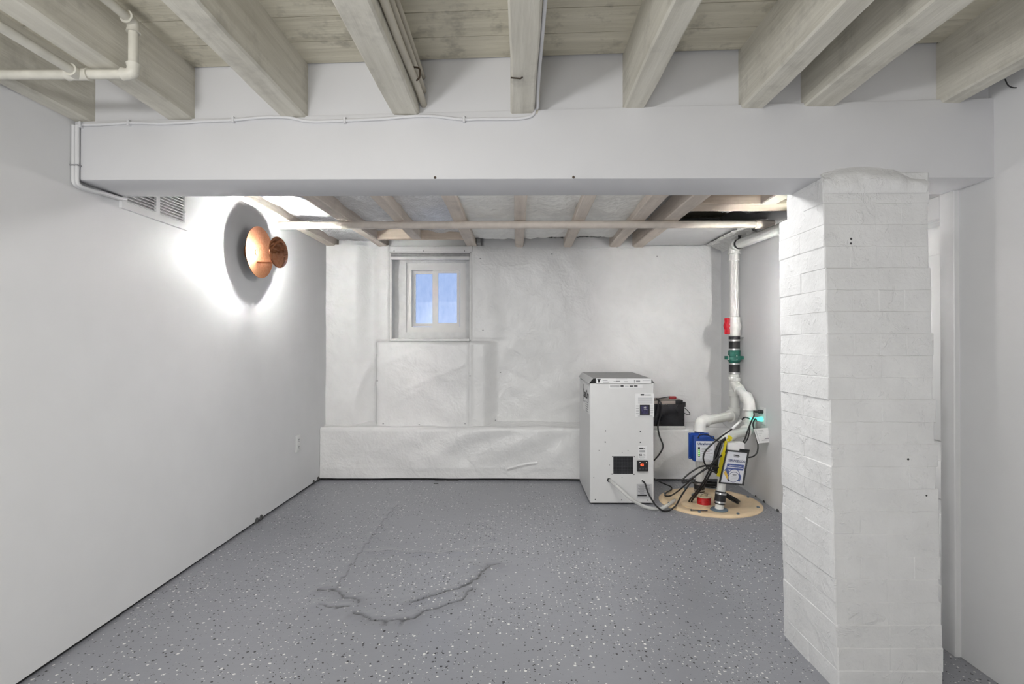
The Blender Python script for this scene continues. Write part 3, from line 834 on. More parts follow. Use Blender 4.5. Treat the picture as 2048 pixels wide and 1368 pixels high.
# lumpy mortar cap smeared on to the beam face
cp = []
for i in range(26):
    t = i / 25; x = lerp(PX0 - 0.004, PX1 - 0.01, t); row = []
    top = 0.045 * math.sin(math.pi * min(1, t * 1.05 + 0.06)) ** 0.6 + 0.005 * noise.noise(Vector((x * 30, 0, 3)))
    for j in range(9):
        s = j / 8
        zz = lerp(1.64, ZB + max(0.004, top), s)
        prou = 0.012 * math.sin(math.pi * min(1, s * 1.1)) * (1 + noise.noise(Vector((x * 24, zz * 24, 1)))) if s < 0.95 else -0.004
        row.append((x, pil_front(zz) - 0.006 - prou if s < 0.7 else lerp(pil_front(1.69) - 0.006 - prou, YB0 + 0.002, (s - 0.7) / 0.3), zz))
    cp.append(row)
obj('mortar_cap', MB().grid(cp), 'brick_paint', pil, smooth_=True)

# ---- copper sconces
def sconce(name, base, ax, label, glow='bulb_glow'):
    t = thing(name, base, label, 'wall lamp', 'copper disc wall sconces')
    o = Vector(base); a = Vector(ax)
    obj('backplate', MB().lathe([(0.055, 0), (0.055, 0.018), (0.05, 0.022), (0.02, 0.024), (0.02, 0.052)], o, a, 28), 'copper_brushed', t, smooth_=35)
    R = 0.153
    pr = [(0.0, 0.046)] + [(R * k / 10, 0.046 + 0.022 * (k / 10) ** 2) for k in range(1, 11)] + [(R, 0.0705)] + [(R * k / 10, 0.049 + 0.022 * (k / 10) ** 2) for k in range(10, 0, -1)] + [(0.0, 0.049)]
    ta = Vector((a.x * math.cos(.05), -math.sin(.05), 0)); tb = Vector((a.x * math.cos(.175), -math.sin(.175), 0))
    obj('reflector_disc', MB().lathe(pr, o, ta, 56), 'copper_brushed', t, smooth_=35)
    rod = MB().tube([o + a * 0.05 + Vector((0, 0, -0.058)), o + a * 0.175 + Vector((0, 0, -0.058))], 0.005, 10)
    rod.tube([o + a * 0.138 + Vector((0, 0, -0.058)), o + a * 0.138 + Vector((0, 0, -0.02))], 0.008, 10)
    obj('arm', rod, 'copper_brushed', t, smooth_=40)
    bulb = MB().lathe([(0.0, -0.022), (0.009, -0.02), (0.012, -0.01), (0.012, 0.012), (0.008, 0.02), (0.0, 0.023)], o + a * 0.138, (0, 0, 1), 16)
    obj('bulb', bulb, glow, t, smooth_=True, label='small glowing capsule bulb')
    Rg = 0.093
    pr = [(0.0, 0.168)] + [(Rg * math.sin(k / 8 * 1.57), 0.180 - 0.012 * math.cos(k / 8 * 1.57)) for k in range(1, 9)] + [(Rg * math.sin(k / 8 * 1.57), 0.180 + 0.012 * math.cos(k / 8 * 1.57)) for k in range(7, 0, -1)] + [(0.0, 0.192)]
    pr = [(r, d - .18) for r, d in pr]
    obj('front_disc', MB().lathe(pr, o + a * .180, tb, 48), 'copper_mirror', t, smooth_=True, label='small mirrored copper disc in front of the bulb')
    return t
sp = atX(514, 505, XL + 0.05)
sconce('wall_sconce', (XL, sp.y, sp.z), (1, 0, 0), 'copper disc wall sconce lit on the left wall')
ys2 = 2.95
sconce('wall_sconce', (XR(ys2), ys2, sp.z - 0.24), (-1, 0, 0), 'copper disc wall sconce lit on the right wall behind the pillar', 'bulb_glow_bright')

# ---- added far-room fill light, built as a fitting out of view behind the beam
fill_lt = thing('far_fill_light', (0.2, 2.42, 1.84), 'added fill light for the far room, a long white fitting unseen behind the beam', 'fill light')
obj('housing', MB().bbox(-0.42, 0.82, 2.35, 2.49, 1.868, 1.938, .006, 2), 'vent_metal', fill_lt, smooth_=35)
obj('fill_panel', MB().bbox(-0.40, 0.80, 2.358, 2.482, 1.855, 1.872, .004, 2), 'fill_glow', fill_lt)

# ---- return air grille on the left wall
g0, g1 = atX(238, 415, XL), atX(372, 462, XL)
gy0, gy1, gz0 = g0.y, g1.y, (g0.z + g1.z) / 2; gz1 = gz0 + 0.27
vg = thing('return_air_grille', (XL, (gy0 + gy1) / 2, gz0), 'white louvred air return grille on the left wall beside the beam', 'vent')
m = MB(); fw = 0.030
m.box(XL - .0, XL + .012, gy0, gy1, gz0, gz0 + fw); m.box(XL, XL + .012, gy0, gy1, gz1 - fw, gz1)
ymid = (gy0 + gy1) / 2
for (a, b_) in ((gy0, gy0 + fw), (ymid - .012, ymid + .012), (gy1 - fw, gy1)): m.box(XL, XL + .012, a, b_, gz0 + fw, gz1 - fw)
obj('frame', m, 'vent_metal', vg)
obj('backing', mbox(XL + .0002, XL + .002, gy0 + .01, gy1 - .01, gz0 + .01, gz1 - .01), 'shade_grey', vg)
nl = 16
for c0, c1 in ((gy0 + fw, ymid - .012), (ymid + .012, gy1 - fw)):
    for k in range(nl):
        z0 = lerp(gz0 + fw, gz1 - fw, (k + 0.1) / nl); dz = (gz1 - gz0 - 2 * fw) / nl
        m = MB().hexa([(XL + .003, c0, z0 + dz * .62), (XL + .011, c0, z0), (XL + .011, c1, z0), (XL + .003, c1, z0 + dz * .62),
                       (XL + .003, c0, z0 + dz * .62 + .002), (XL + .0125, c0, z0 + .002), (XL + .0125, c1, z0 + .002), (XL + .003, c1, z0 + dz * .62 + .002)])
        obj('louver', m, 'vent_metal', vg)
q = atX(370, 424, XL + .012); obj('screw', MB().lathe([(.004, 0), (.004, .002), (0, .003)], q, (1, 0, 0), 10), 'steel', vg)

# ---- wall outlets
def outlet(name, p, ax, label):
    t = thing(name, p, label, 'outlet')
    o = Vector(p); s = 1 if ax > 0 else -1
    def bx(y0, y1, z0, z1, d0, d1, r=.002): 
        xa, xb = sorted((o.x + s * d0, o.x + s * d1)); return MB().bbox(xa, xb, o.y + y0, o.y + y1, o.z + z0, o.z + z1, r, 2)
    obj('cover_plate', bx(-.036, .036, -.06, .06, -.001, .007, .0025), 'outlet_plate', t, smooth_=35)
    for dz in (.026, -.026):
        f = obj('receptacle', bx(-.017, .017, dz - .018, dz + .018, .005, .009), 'trim_paint', t)
        for dy in (-.006, .006): obj('slot', bx(dy - .0016, dy + .0016, dz - .002, dz + .008, .008, .0098, .0003), 'ink_black', f)
        obj('slot', bx(-.003, .003, dz - .012, dz - .007, .008, .0098, .0003), 'ink_black', f)
    return t
p = atX(595.5, 887, XL); outlet('wall_outlet', (XL, p.y, p.z), 1, 'white outlet low on the left wall near the ledge, nothing plugged in')
p = None
for yy in np.arange(3.2, 4.2, 0.002):
    d = ray(1527, 832); pt = CAM + d * (yy / d.y)
    if pt.x >= XR(yy): p = pt; break
OUT = Vector((XR(p.y), p.y, p.z))
outlet('wall_outlet', OUT, -1, 'white outlet on the right wall above the sump with black plugs')

# ---- far ceiling pipe
ypz = 3.54
zz = atY(1000, 449.5, ypz).z
cpipe = thing('ceiling_pipe', (0, ypz, zz), 'straight beige pipe running across under the far ceiling joists', 'pipe')
obj('pipe', MB().cyl((XL + 0.002, ypz, zz), (XR(ypz) - 0.002, ypz, zz), 0.0255, 20), 'far_pipe', cpipe, smooth_=40)
xx = atY(618, 450, ypz).x
obj('coupling', MB().cyl((XL + 0.0, ypz, zz), (xx, ypz, zz), 0.029, 20), 'far_pipe', cpipe, smooth_=40)
xx = atY(1525, 450, ypz).x
obj('coupling', MB().cyl((xx - .05, ypz, zz), (xx + .03, ypz, zz), 0.030, 20), 'far_pipe', cpipe, smooth_=40)

# ---- small cables and conduit along the left wall in the far bay
wc = [atX(px, py, XL + 0.022) for px, py in ((498, 398), (540, 420), (580, 443), (625, 466), (676, 491))]
cc = MB().tube(smooth_path([Vector((v.x, v.y, v.z + 0.012)) for v in wc]), 0.008, 8)
obj('wall_cable', cc, 'cable_cream', label='thin cream cable clipped along the top of the left wall beyond the beam', cat='cable', smooth_=True)

# ---- painted pipes at the upper left
zt = NJ[1][2] - 0.018
T = atZ(157, 149, zt); E = atZ(256, 141, zt)
E.y = T.y
pp_ = thing('water_pipe', (T.x, T.y, zt), 'cream painted water pipe with tee and elbows under the first near joist', 'pipe')
r_ = 0.0132
obj('pipe', MB().cyl((XL + .004, T.y, zt), (E.x, T.y, zt), r_, 16), 'painted_pipe', pp_, smooth_=40)
obj('pipe', MB().cyl((T.x, T.y, zt), (T.x - .02, YBK + .02, zt), r_, 16), 'painted_pipe', pp_, smooth_=40)
up = atY(259, 45, T.y)
obj('pipe', MB().cyl((E.x, T.y, zt), (E.x, T.y, up.z), r_, 16), 'painted_pipe', pp_, smooth_=40)
obj('pipe', MB().cyl((E.x, T.y, up.z), (E.x - .015, YBK + .02, up.z + .01), r_, 16), 'painted_pipe', pp_, smooth_=40)
def elbow(mb, c, d0, d1, r, L=0.03):
    c = Vector(c); d0 = Vector(d0).normalized(); d1 = Vector(d1).normalized()
    pts = [c + d0 * L, c + d0 * L * .6]
    for k in range(1, 6):
        t = k / 6; pts.append((c + d0 * L * .6) * (1 - t) ** 2 + c * 2 * t * (1 - t) + (c + d1 * L * .6) * t * t)
    pts += [c + d1 * L * .6, c + d1 * L]
    n = len(pts); return mb.tube(pts, [r * 1.16] + [r] * (n - 2) + [r * 1.16], 16)
tm = MB().tube([(T.x - .032, T.y, zt), (T.x - .024, T.y, zt), (T.x + .024, T.y, zt), (T.x + .032, T.y, zt)], [.0185, .0165, .0165, .0185], 16)
tm.tube([(T.x, T.y, zt), (T.x, T.y - .03, zt)], [.0165, .0185], 16)
obj('tee', tm, 'painted_pipe', pp_, smooth_=50)
obj('elbow', elbow(MB(), (E.x, T.y, zt), (-1, 0, 0), (0, 0, 1), .0165), 'painted_pipe', pp_, smooth_=50)
obj('elbow', elbow(MB(), (E.x, T.y, up.z), (0, 0, -1), (0, -1, 0), .0165), 'painted_pipe', pp_, smooth_=50)

# ---- cables on the near joists
x3 = NJ[3][1]
for k, (dz, r, yend, lab) in enumerate(((0.048, .012, 1.83, 'cream cable stapled lowest along the third joist from the water pipe'), (0.098, .011, 1.80, 'cream cable running above the lowest one on the third joist from the water pipe'), (0.148, .009, 1.80, 'thin cream cable running topmost of three on the third joist from the water pipe'))):
    z3 = NJ[3][2] + dz
    pts = [(x3 + r + .002 + .004 * noise.noise(Vector((yy * 3, k, 0))), yy, z3 + 0.02 * smooth(1.6, 0.4, yy) + .006 * noise.noise(Vector((yy * 2.5, k, 5)))) for yy in np.arange(YBK + .02, yend, .12)]
    pts.append((x3 + r + .003, YB0 + 0.02, z3 - .006))
    obj('joist_cable', MB().tube(smooth_path(pts, 4), r, 10), 'cable_cream', label=lab, cat='cable', smooth_=True)
hk = [Vector((x3 + dx_, 1.70, NJ[3][2] + dz)) for dx_, dz in ((.0, .074), (.030, .073), (.037, .062), (.036, .042), (.026, .030))]
obj('cable_hook', MB().tube(smooth_path(hk), .003, 8), 'hook_metal', label='bent nail hook holding the joist cables', cat='hook', smooth_=True)
x4 = NJ[4][1]; z4 = NJ[4][2]
pts = [(x4 + .0078, YBK + .02, z4 + .02), (x4 + .0078, 0, z4 + .03), (x4 + .0078, 1.2, z4 + .02), (x4 + .0080, 1.70, z4 + .018), (x4 + .012, YB0 - .03, z4 + .012)]
pts += [tuple(atY(px, py, YB0 - .006)) for px, py in ((1071, 216), (1064, 231), (1040, 237), (1000, 238), (960, 238), (928, 239), (890, 235), (860, 232), (820, 233), (760, 238), (690, 241), (620, 243), (575, 235), (520, 235), (467, 240), (400, 243), (330, 247), (258, 246), (200, 249), (165, 250))]
pts = [Vector(p) for p in pts]
obj('beam_cable', MB().tube(smooth_path(pts, 5), .0055, 8), 'beam_paint', label='white cable stapled along the top of the beam face', cat='cable', smooth_=True)
pts = [(x4 + .02, YBK + .02, z4 + .09), (x4 + .012, 1.0, z4 + .08), (x4 + .012, 1.7, z4 + .06), (x4 + .016, YB0 - .012, z4 + .05), (x4 + .01, YB0 + .004, z4 + .0)]
obj('joist_cable', MB().tube(smooth_path(pts, 6), .005, 8), 'cable_cream', label='thin cream cable on the joist where the beam cable climbs up', cat='cable', smooth_=True)
for (px, py, wh) in ((258, 246, 'under the water pipe bay'), (467, 240, 'between the first and second joists from the water pipe'), (690, 241, 'between the second and third joists from the water pipe'), (928, 239, 'beside the joist with three cables'), (162, 250, 'in the corner by the left wall')):
    p = atY(px, py, YB0 - .006)
    m = MB().bbox(p.x - .004, p.x + .004, YB0 - .014, YB0 + .001, p.z - .011, p.z + .011, .001, 1)
    obj('cable_clip', m, 'beam_paint', label='white clip on the beam cable ' + wh, cat='cable clip', group='cable clips on the beam')
# twin cable down the corner of the beam and along its underside to the grille
for dx_, lab in ((0.0, 'white cable dropping down the corner of beam and left wall, wall side'), (0.0137, 'white cable dropping down the corner of beam and left wall, beam side')):
    q = [atY(px, py, YB0 - .010) for px, py in ((140, 250), (145, 262), (146, 300), (144, 335), (143, 350))]
    q = [Vector((XL + .008 + dx_, v.y, v.z)) for v in q]
    q += [Vector((XL + .009 + dx_, YB0 - .007, ZB - .014)), Vector((XL + .009 + dx_, YB0 + .03, ZB - .022)), Vector((XL + .008 + dx_, YB0 + .12, ZB - .014)), Vector((XL + .008 + dx_, YB1 - .02, ZB - .010)), Vector((XL + .008 + dx_, gy0 - .003 + dx_ * .9, ZB - .009 + dx_ * .3))]
    obj('corner_cable', MB().tube(smooth_path(q), .0068, 10), 'cable_white', label=lab, cat='cable', smooth_=True)
q = atY(143, 331, YB0 - .010)
obj('cable_tie', MB().bbox(XL + .001, XL + .032, YB0 - .02, YB0 - .001, q.z - .002, q.z + .002, .0008, 1), 'ink_grey', label='dark tie around the twin cables in the corner', cat='cable tie')
# nail in the joist, wire loop at the upper right, nail heads in the beam
q = Vector(((NJ[4][0] + .002), 1.62, NJ[4][2] - .004))
obj('bent_nail', MB().tube([q, q + Vector((.03, 0, -.003)), q + Vector((.036, .004, .003))], .0025, 8), 'hook_metal', label='bent nail under the joist with the beam cable', cat='nail', smooth_=True)
qs = [atY(px, py, 1.80) for px, py in ((2010, 158), (2016, 170), (2026, 175), (2040, 174), (2052, 166))]
obj('wire_loop', MB().tube(smooth_path(qs), .002, 8), 'cable_black', label='thin dark wire hanging in a loop below the rightmost joist', cat='wire', smooth_=True)
for px, py in ((870, 351.5), (1147, 348.5)):
    q = atY(px, py, YB0 - .001); obj('nail_head', MB().lathe([(.005, 0), (.004, .003), (0, .004)], (q.x, YB0, ZB + .006), (0, -1, 0), 8), 'hook_metal', beam)

# ---- dehumidifier
p0 = onfloor(1180, 1008); p1 = onfloor(1308, 1009)
DX0, DX1, DYF = p0.x, p1.x, (p0.y + p1.y) / 2
DYB = LEDGE_Y - 0.035
def dz_(py): return atY(1240, py, DYF).z
DZT = dz_(767.5); DZH = dz_(756.5)
dh = thing('dehumidifier', ((DX0 + DX1) / 2, (DYF + DYB) / 2, 0), 'tall white metal dehumidifier cabinet standing against the wrapped ledge', 'dehumidifier')
m = MB().bbox(DX0, DX1, DYF, DYB, 0.008, DZT, .004, 1); obj('cabinet', m, 'cabinet_white', dh)
for fx in (DX0 + .04, DX1 - .04):
    for fy in (DYF + .05, DYB - .05): obj('foot', MB().cyl((fx, fy, -0.002), (fx, fy, .01), .018, 12), 'rubber', dh)
# hood: top sheet with two sloping sides, open at the front
ov, ins_ = .010, .030
hb = DYB - .01
A = [(DX0 - ov, DYF - .002, DZT + .002), (DX0 - ov + ins_, DYF - .002, DZH), (DX1 + ov - ins_, DYF - .002, DZH), (DX1 + ov, DYF - .002, DZT + .002)]
B = [(x, hb, z + .012) for x, _, z in A]
def slab(a, b_, c, d, t):
    a, b_, c, d = map(Vector, (a, b_, c, d)); n = (b_ - a).cross(d - a).normalized() * t
    return MB().hexa([a, b_, c, d, a + n, b_ + n, c + n, d + n])
obj('hood_top', slab(A[1], A[2], B[2], B[1], -.002), 'hood_grey', dh)
obj('hood_side', slab(A[0], A[1], B[1], B[0], -.002), 'hood_side', dh)
obj('hood_side', slab(A[2], A[3], B[3], B[2], -.002), 'hood_side', dh)
obj('hood_cavity', MB().hexa([(DX0, DYF + .03, DZT), (DX1, DYF + .03, DZT), (DX1, hb - .02, DZT), (DX0, hb - .02, DZT), (DX0 + ins_, DYF + .03, DZH - .003), (DX1 - ins_, DYF + .03, DZH - .003), (DX1 - ins_, hb - .02, DZH), (DX0 + ins_, hb - .02, DZH)]), 'black_plastic', dh)
fx0, fx1 = atY(1192.5, 760, DYF).x, atY(1302.5, 760, DYF).x
fp = obj('filter_label', mbox(fx0, fx1, DYF - .003, DYF + .032, DZT + .0015, DZH - .0015), 'label_white', dh)
yf = DYF - .0005
def dpx(px, py): return atY(px, py, DYF)
def fpatch(name, x0, y0, x1, y1, mat, parent=dh, th=.0015, off=0.0):
    a, b_ = dpx(x0, y1), dpx(x1, y0)
    return obj(name, mbox(a.x, b_.x, DYF - th - off, DYF + .0005 - off * .0, a.z, b_.z), mat, parent)
def fbars(rects, mat, parent, off): 
    m = MB()
    for (x0, y0, x1, y1) in rects:
        a, b_ = dpx(x0, y1), dpx(x1, y0); m.box(a.x, b_.x, DYF - off - .0006, DYF - off + .0006, a.z, b_.z)
    return obj('print', m, mat, parent, kind='stuff')
# logos on the hood strip
a_, b2, c_ = dpx(1194, 757.8), dpx(1201.5, 757.8), dpx(1197.5, 766.5)
m = MB(); m.add([(v.x, DYF - .0036, v.z) for v in (a_, b2, c_)], [(0, 1, 2)]); obj('logo', m, 'ink_black', fp)
fbars([(1205, 759.6, 1215, 761), (1206, 763, 1218, 764.6), (1232, 761.5, 1240, 763.5), (1227, 762.2, 1233, 762.8), (1248, 762.5, 1255, 764), (1268, 759.5, 1269.5, 765), (1272, 761, 1280, 764)], 'ink_grey', fp, .0032)
fbars([(1285, 759.5, 1301, 761), (1232, 757.5, 1254, 758.1), (1285, 763, 1300, 763.4)], 'label_silver', fp, .0032)
sb = fpatch('sticker', 1218, 769.5, 1285, 776.5, 'label_white', off=.0002)
fbars([(1220, 770.6 + 1.6 * k, 1239, 771.4 + 1.6 * k) for k in range(3)] + [(1250, 771.8, 1257, 772.6)], 'ink_grey', sb, .0022)
fbars([(1241, 770.8, 1247, 773.4), (1259, 771.2, 1266, 773.4), (1268, 771, 1275, 773.2)], 'ink_black', sb, .0022)
# control label and display
lb = fpatch('control_label', 1270.5, 787, 1308, 834, 'label_white')
fbars([(1276, 793.5 + 2.4 * k, 1305, 794.4 + 2.4 * k) for k in range(6)] + [(1272, 811 + 5 * k, 1277.5, 812.6 + 5 * k) for k in range(4)] + [(1301, 811 + 4.6 * k, 1306.5, 812.2 + 4.6 * k) for k in range(4)] + [(1276, 830.5, 1305, 831.4), (1276, 832.5, 1305, 833.3)], 'label_silver', lb, .0022)
fbars([(1281, 788, 1288, 790.8)], 'ink_black', lb, .0022); fbars([(1289, 789, 1302, 790.6)], 'ink_grey', lb, .0022)
dpanel = fpatch('display', 1279.5, 809.5, 1299, 829.5, 'display_bezel', th=.008)
fpatch('screen', 1281, 811.2, 1296.5, 828, 'display_purple', dpanel, th=.0088)
fbars([(1287, 813.5, 1288.5, 816.5), (1289.8, 813.2, 1291.5, 816.8), (1287, 818.3, 1294, 819)], 'label_silver', dpanel, .0092)
# grille
ga, gb = dpx(1226.5, 947.5), dpx(1266, 912.5)
gr = obj('grille_plate', mbox(ga.x - .012, gb.x + .012, DYF - .0015, DYF, ga.z - .010, gb.z + .010), 'cabinet_white', dh)
gm = obj('grille_backing', mbox(ga.x, gb.x, DYF - .0022, DYF, ga.z, gb.z), 'black_plastic', dh)
wm = MB()
for k in range(1, 17): 
    x = lerp(ga.x, gb.x, k / 17); wm.box(x - .0006, x + .0006, DYF - .0042, DYF - .002, ga.z, gb.z)
for k in range(1, 15):
    z = lerp(ga.z, gb.z, k / 15); wm.box(ga.x, gb.x, DYF - .0046, DYF - .002, z - .0006, z + .0006)
obj('grille_mesh', wm, 'dark_steel', gm, kind='stuff')
# humidity sticker and controller
s55 = fpatch('sticker', 1276.5, 892, 1294, 919, 'label_white')
fbars([(1278.5, 895, 1287, 897.5), (1288, 896, 1290, 897.3)], 'ink_black', s55, .0022)
fbars([(1278.5, 900.5, 1290, 901.6), (1278.5, 903, 1290, 904.2), (1278.5, 913.6, 1290, 914.5), (1280, 917, 1288, 917.6)], 'ink_grey', s55, .0022)
q = dpx(1278.2, 911.8); text('lettering', '55', 'ink_black', s55, (q.x, DYF - .0022, q.z), (1, 0, 0), (0, 0, 1), .0145, bold=.02, maxw=.028)
q = dpx(1286.5, 911.8); text('lettering', '%', 'ink_grey', s55, (q.x, DYF - .0022, q.z), (1, 0, 0), (0, 0, 1), .0145, maxw=.014)
ca, cb = dpx(1273.5, 942), dpx(1295.5, 920.5)
ct = obj('controller', MB().bbox(ca.x, cb.x, DYF - .014, DYF, ca.z, cb.z, .003, 2), 'display_bezel', dh)
q = dpx(1279.8, 931); text('digits', '43', 'led_red', ct, (q.x, DYF - .0148, q.z), (1, 0, 0), (0, 0, 1), .017, bold=.03, maxw=.030)
for px in (1279, 1291.5):
    q = dpx(px, 924.3); obj('indicator', MB().lathe([(.0022, 0), (.0018, .001), (0, .0015)], (q.x, DYF - .014, q.z), (0, -1, 0), 8), 'led_white', ct)
for px in (1279, 1285, 1291):
    q = dpx(px, 936.5); obj('button', MB().bbox(q.x - .006, q.x + .006, DYF - .0155, DYF - .013, q.z - .005, q.z + .005, .001, 1), 'dark_steel', ct)
# rating plate
rp = fpatch('rating_plate', 1273.5, 968, 1303.5, 997, 'label_silver')
fbars([(1276 + (k % 3) * 2, 970 + 2.1 * k, 1288 + (k % 2) * 3, 970.8 + 2.1 * k) for k in range(9)] + [(1293, 971 + 2.4 * k, 1300, 971.7 + 2.4 * k) for k in range(5)], 'ink_grey', rp, .0022)
fbars([(1275, 989, 1293, 992)], 'ink_black', rp, .0022)
# screws
for (px, py, r) in ((1211, 861.5, .0045), (1280.5, 862.5, .0045), (1210.5, 884, .0045), (1280.5, 884.5, .0045), (1225, 913, .004), (1268.5, 913.2, .004), (1224, 948, .004), (1268, 948.8, .004), (1190.5, 999, .004), (1243, 999.8, .004), (1295.5, 1000.3, .004), (1198, 900.7, .0025), (1256, 901, .0025), (1244.5, 905, .0025), (1219, 930, .0025), (1187.5, 954.5, .0025), (1244, 955, .0025)):
    q = dpx(px, py); obj('screw', MB().lathe([(r, -.0005), (r, .0015), (r * .5, .0025), (0, .003)], (q.x, DYF, q.z), (0, -1, 0), 8), 'dark_steel', dh)
# side label with lettering
sx = DX0 - .0012
def spx(px, py): return atX(px, py, DX0)
ya, yb_ = DYF + .03, DYF + .37
za, zb2 = 0.615, 0.815
sl = obj('side_label', mbox(sx, DX0 + .001, ya, yb_, za, zb2), 'label_white', dh)
text('lettering', 'SaniDry', 'ink_black', sl, (sx - .0006, yb_ - .05, 0.715), (0, -1, 0), (0, 0, 1), .062, bold=.02, maxw=.27)
m = MB(); m.box(sx - .0012, sx, yb_ - .03, yb_ - .018, .69, .805); obj('logo', m, 'ink_black', sl)
m = MB()
for k in range(5): m.box(sx - .0012, sx, ya + .05, yb_ - .15 - .01 * (k % 2), .622 + k * .016, .627 + k * .016)
m.box(sx - .0012, sx, yb_ - .10, yb_ - .03, .675, .688)
obj('print', m, 'ink_grey', sl, kind='stuff')
# drain bushing and cord bushing
q = dpx(1218, 960); obj('drain_hole', MB().lathe([(.014, 0), (.014, .003), (.010, .004)], (q.x, DYF, q.z), (0, -1, 0), 16), 'rubber', dh)
HOLE = Vector((q.x, DYF - .003, q.z))
q = dpx(1284, 961); obj('cord_bushing', MB().lathe([(.009, 0), (.009, .006), (.005, .008)], (q.x, DYF, q.z), (0, -1, 0), 14), 'label_white', dh)
CORD = Vector((q.x, DYF - .006, q.z))

# ---- sump cover
SC = Vector((1.349, 3.69, 0.0)); SR = 0.33
sc_ = thing('sump_cover', SC, 'round cream plastic sump pit cover set in the floor', 'sump cover')
obj('lid', MB().lathe([(SR + .012, -.004), (SR + .012, .004), (SR, .013), (SR - .03, .015), (SR - .035, .012), (0, .012)], SC, (0, 0, 1), 64), 'sump_cream', sc_, smooth_=40)
obj('inner_hatch', MB().lathe([(.105, .010), (.105, .016), (.10, .018), (0, .018)], SC + Vector((-.12, -.10, 0)), (0, 0, 1), 40), 'sump_cream', sc_, smooth_=40)
for k in range(8):
    a = 2 * math.pi * (k + .3) / 8
    obj('bolt', MB().lathe([(.010, .008), (.010, .02), (.006, .023), (0, .023)], SC + Vector((math.cos(a), math.sin(a), 0)) * (SR - .02), (0, 0, 1), 8), 'grommet_blue', sc_)
R1 = onfloor(1438, 1019, .014); R2 = Vector((1.318, 3.80, .014))
for R_ in (R1, R2): obj('grommet', MB().lathe([(.056, .006), (.056, .016), (.05, .021), (.03, .022)], (R_.x, R_.y, 0), (0, 0, 1), 28), 'grommet_blue', sc_, smooth_=40)

# ---- discharge piping
ST = Vector((1.674, 4.05, 0)); ST.x = min(ST.x, XR(4.05) - .062)
def sz(py): return CAM.z - (py - 690) * 4.05 / F
dp = thing('discharge_pipe', (ST.x, ST.y, .02), 'white plastic sump discharge piping with valves climbing the right corner', 'pipe')
PR = .033
def vcyl(name, y0, y1, r, mat, prof=None, n=28):
    z0, z1 = sz(y1), sz(y0)
    pr = prof or [(r, 0), (r, z1 - z0)]
    return obj(name, MB().lathe(pr, (ST.x, ST.y, z0), (0, 0, 1), n), mat, dp, smooth_=35)
vcyl('pipe_section', 500, 640, PR, 'pvc')
vcyl('collar', 504, 522, PR + .006, 'pvc')
L = sz(634) - sz(672)
bv = vcyl('ball_valve', 634, 672, 0, 'pvc', [(.036, 0), (.043, .002), (.043, L * .3), (.046, L * .36), (.052, L * .5), (.046, L * .66), (.043, L * .7), (.043, L - .003), (.038, L)])
hz = sz(652.5)
hp = Vector((ST.x - .062, ST.y - .02, hz))
obj('valve_stem', MB().cyl((ST.x - .03, ST.y - .012, hz), hp, .012, 12), 'valve_red', bv)
hm = MB(); pts = []
prof_h = [(-.062, .016), (-.055, .020), (-.03, .018), (-.018, .026), (-.008, .033), (.008, .033), (.018, .026), (.03, .018), (.055, .020), (.062, .016)]
g_ = []
for zz_, w_ in prof_h:
    g_.append([(hp.x - .012, hp.y - w_, hz + zz_), (hp.x + .012, hp.y - w_, hz + zz_), (hp.x + .012, hp.y + w_, hz + zz_), (hp.x - .012, hp.y + w_, hz + zz_), (hp.x - .012, hp.y - w_, hz + zz_)])
hm.grid(g_); hm.f.append((0, 1, 2, 3)); k_ = len(hm.v) - 5; hm.f.append((k_, k_ + 1, k_ + 2, k_ + 3))
ha = math.radians(-52)      # the handle is turned so that its broad side faces the room
hm.v = [tuple(hp + Matrix.Rotation(ha, 3, 'Z') @ (Vector(v) - hp)) for v in hm.v]
obj('valve_handle', hm, 'valve_red', bv)
vcyl('hanger_band', 673, 678.5, .041, 'rubber')
q = Vector((ST.x + .041, ST.y - .01, sz(675.5))); obj('band_screw', MB().cyl(q, q + Vector((.028, -.006, 0)), .005, 8), 'steel', dp)
vcyl('pipe_section', 670, 700, .034, 'pvc')
def rubber_coupling(y0, y1):
    c = vcyl('coupling', y0, y1, .041, 'rubber', [(.038, 0), (.042, .003), (.042, .014), (.040, .017), (.040, sz(y0) - sz(y1) - .017), (.042, sz(y0) - sz(y1) - .014), (.042, sz(y0) - sz(y1) - .003), (.038, sz(y0) - sz(y1))])
    for yy in (y0 + 2.2, y1 - 2.2):
        zc = sz(yy); obj('hose_clamp', MB().lathe([(.0425, -.006), (.0435, -.006), (.0435, .006), (.0425, .006)], (ST.x, ST.y, zc), (0, 0, 1), 28), 'steel', c, smooth_=35)
    return c
rubber_coupling(679, 701); rubber_coupling(725, 748)
L = sz(700) - sz(726)
cv = vcyl('check_valve', 700, 726, 0, 'valve_green', [(.036, 0), (.04, .004), (.043, L * .12), (.05, L * .16), (.05, L * .36), (.044, L * .40), (.044, L - .006), (.04, L)])
fl_ = MB()
for k in range(24): pass
fl_.add([(ST.x + math.cos(2 * math.pi * k / 24) * .074, ST.y + math.sin(2 * math.pi * k / 24) * .052, sz(712) - d) for d in (0, .026) for k in range(24)],
        [tuple(range(24)), tuple(range(47, 23, -1))] + [(k, (k + 1) % 24, 24 + (k + 1) % 24, 24 + k) for k in range(24)])
obj('valve_flange', fl_, 'valve_green', cv, smooth_=40)
obj('valve_cap', MB().bbox(ST.x - .054, ST.x - .012, ST.y - .052, ST.y, sz(714), sz(702), .008, 2), 'valve_green', cv, smooth_=35)
for dx_, dy_ in ((-.055, -.028), (.055, -.028), (.0, -.046)): obj('bolt', MB().cyl((ST.x + dx_, ST.y + dy_, sz(712) - .028), (ST.x + dx_, ST.y + dy_, sz(712) + .003), .005, 8), 'steel', cv)
vcyl('pipe_section', 745, 758, .034, 'pvc')
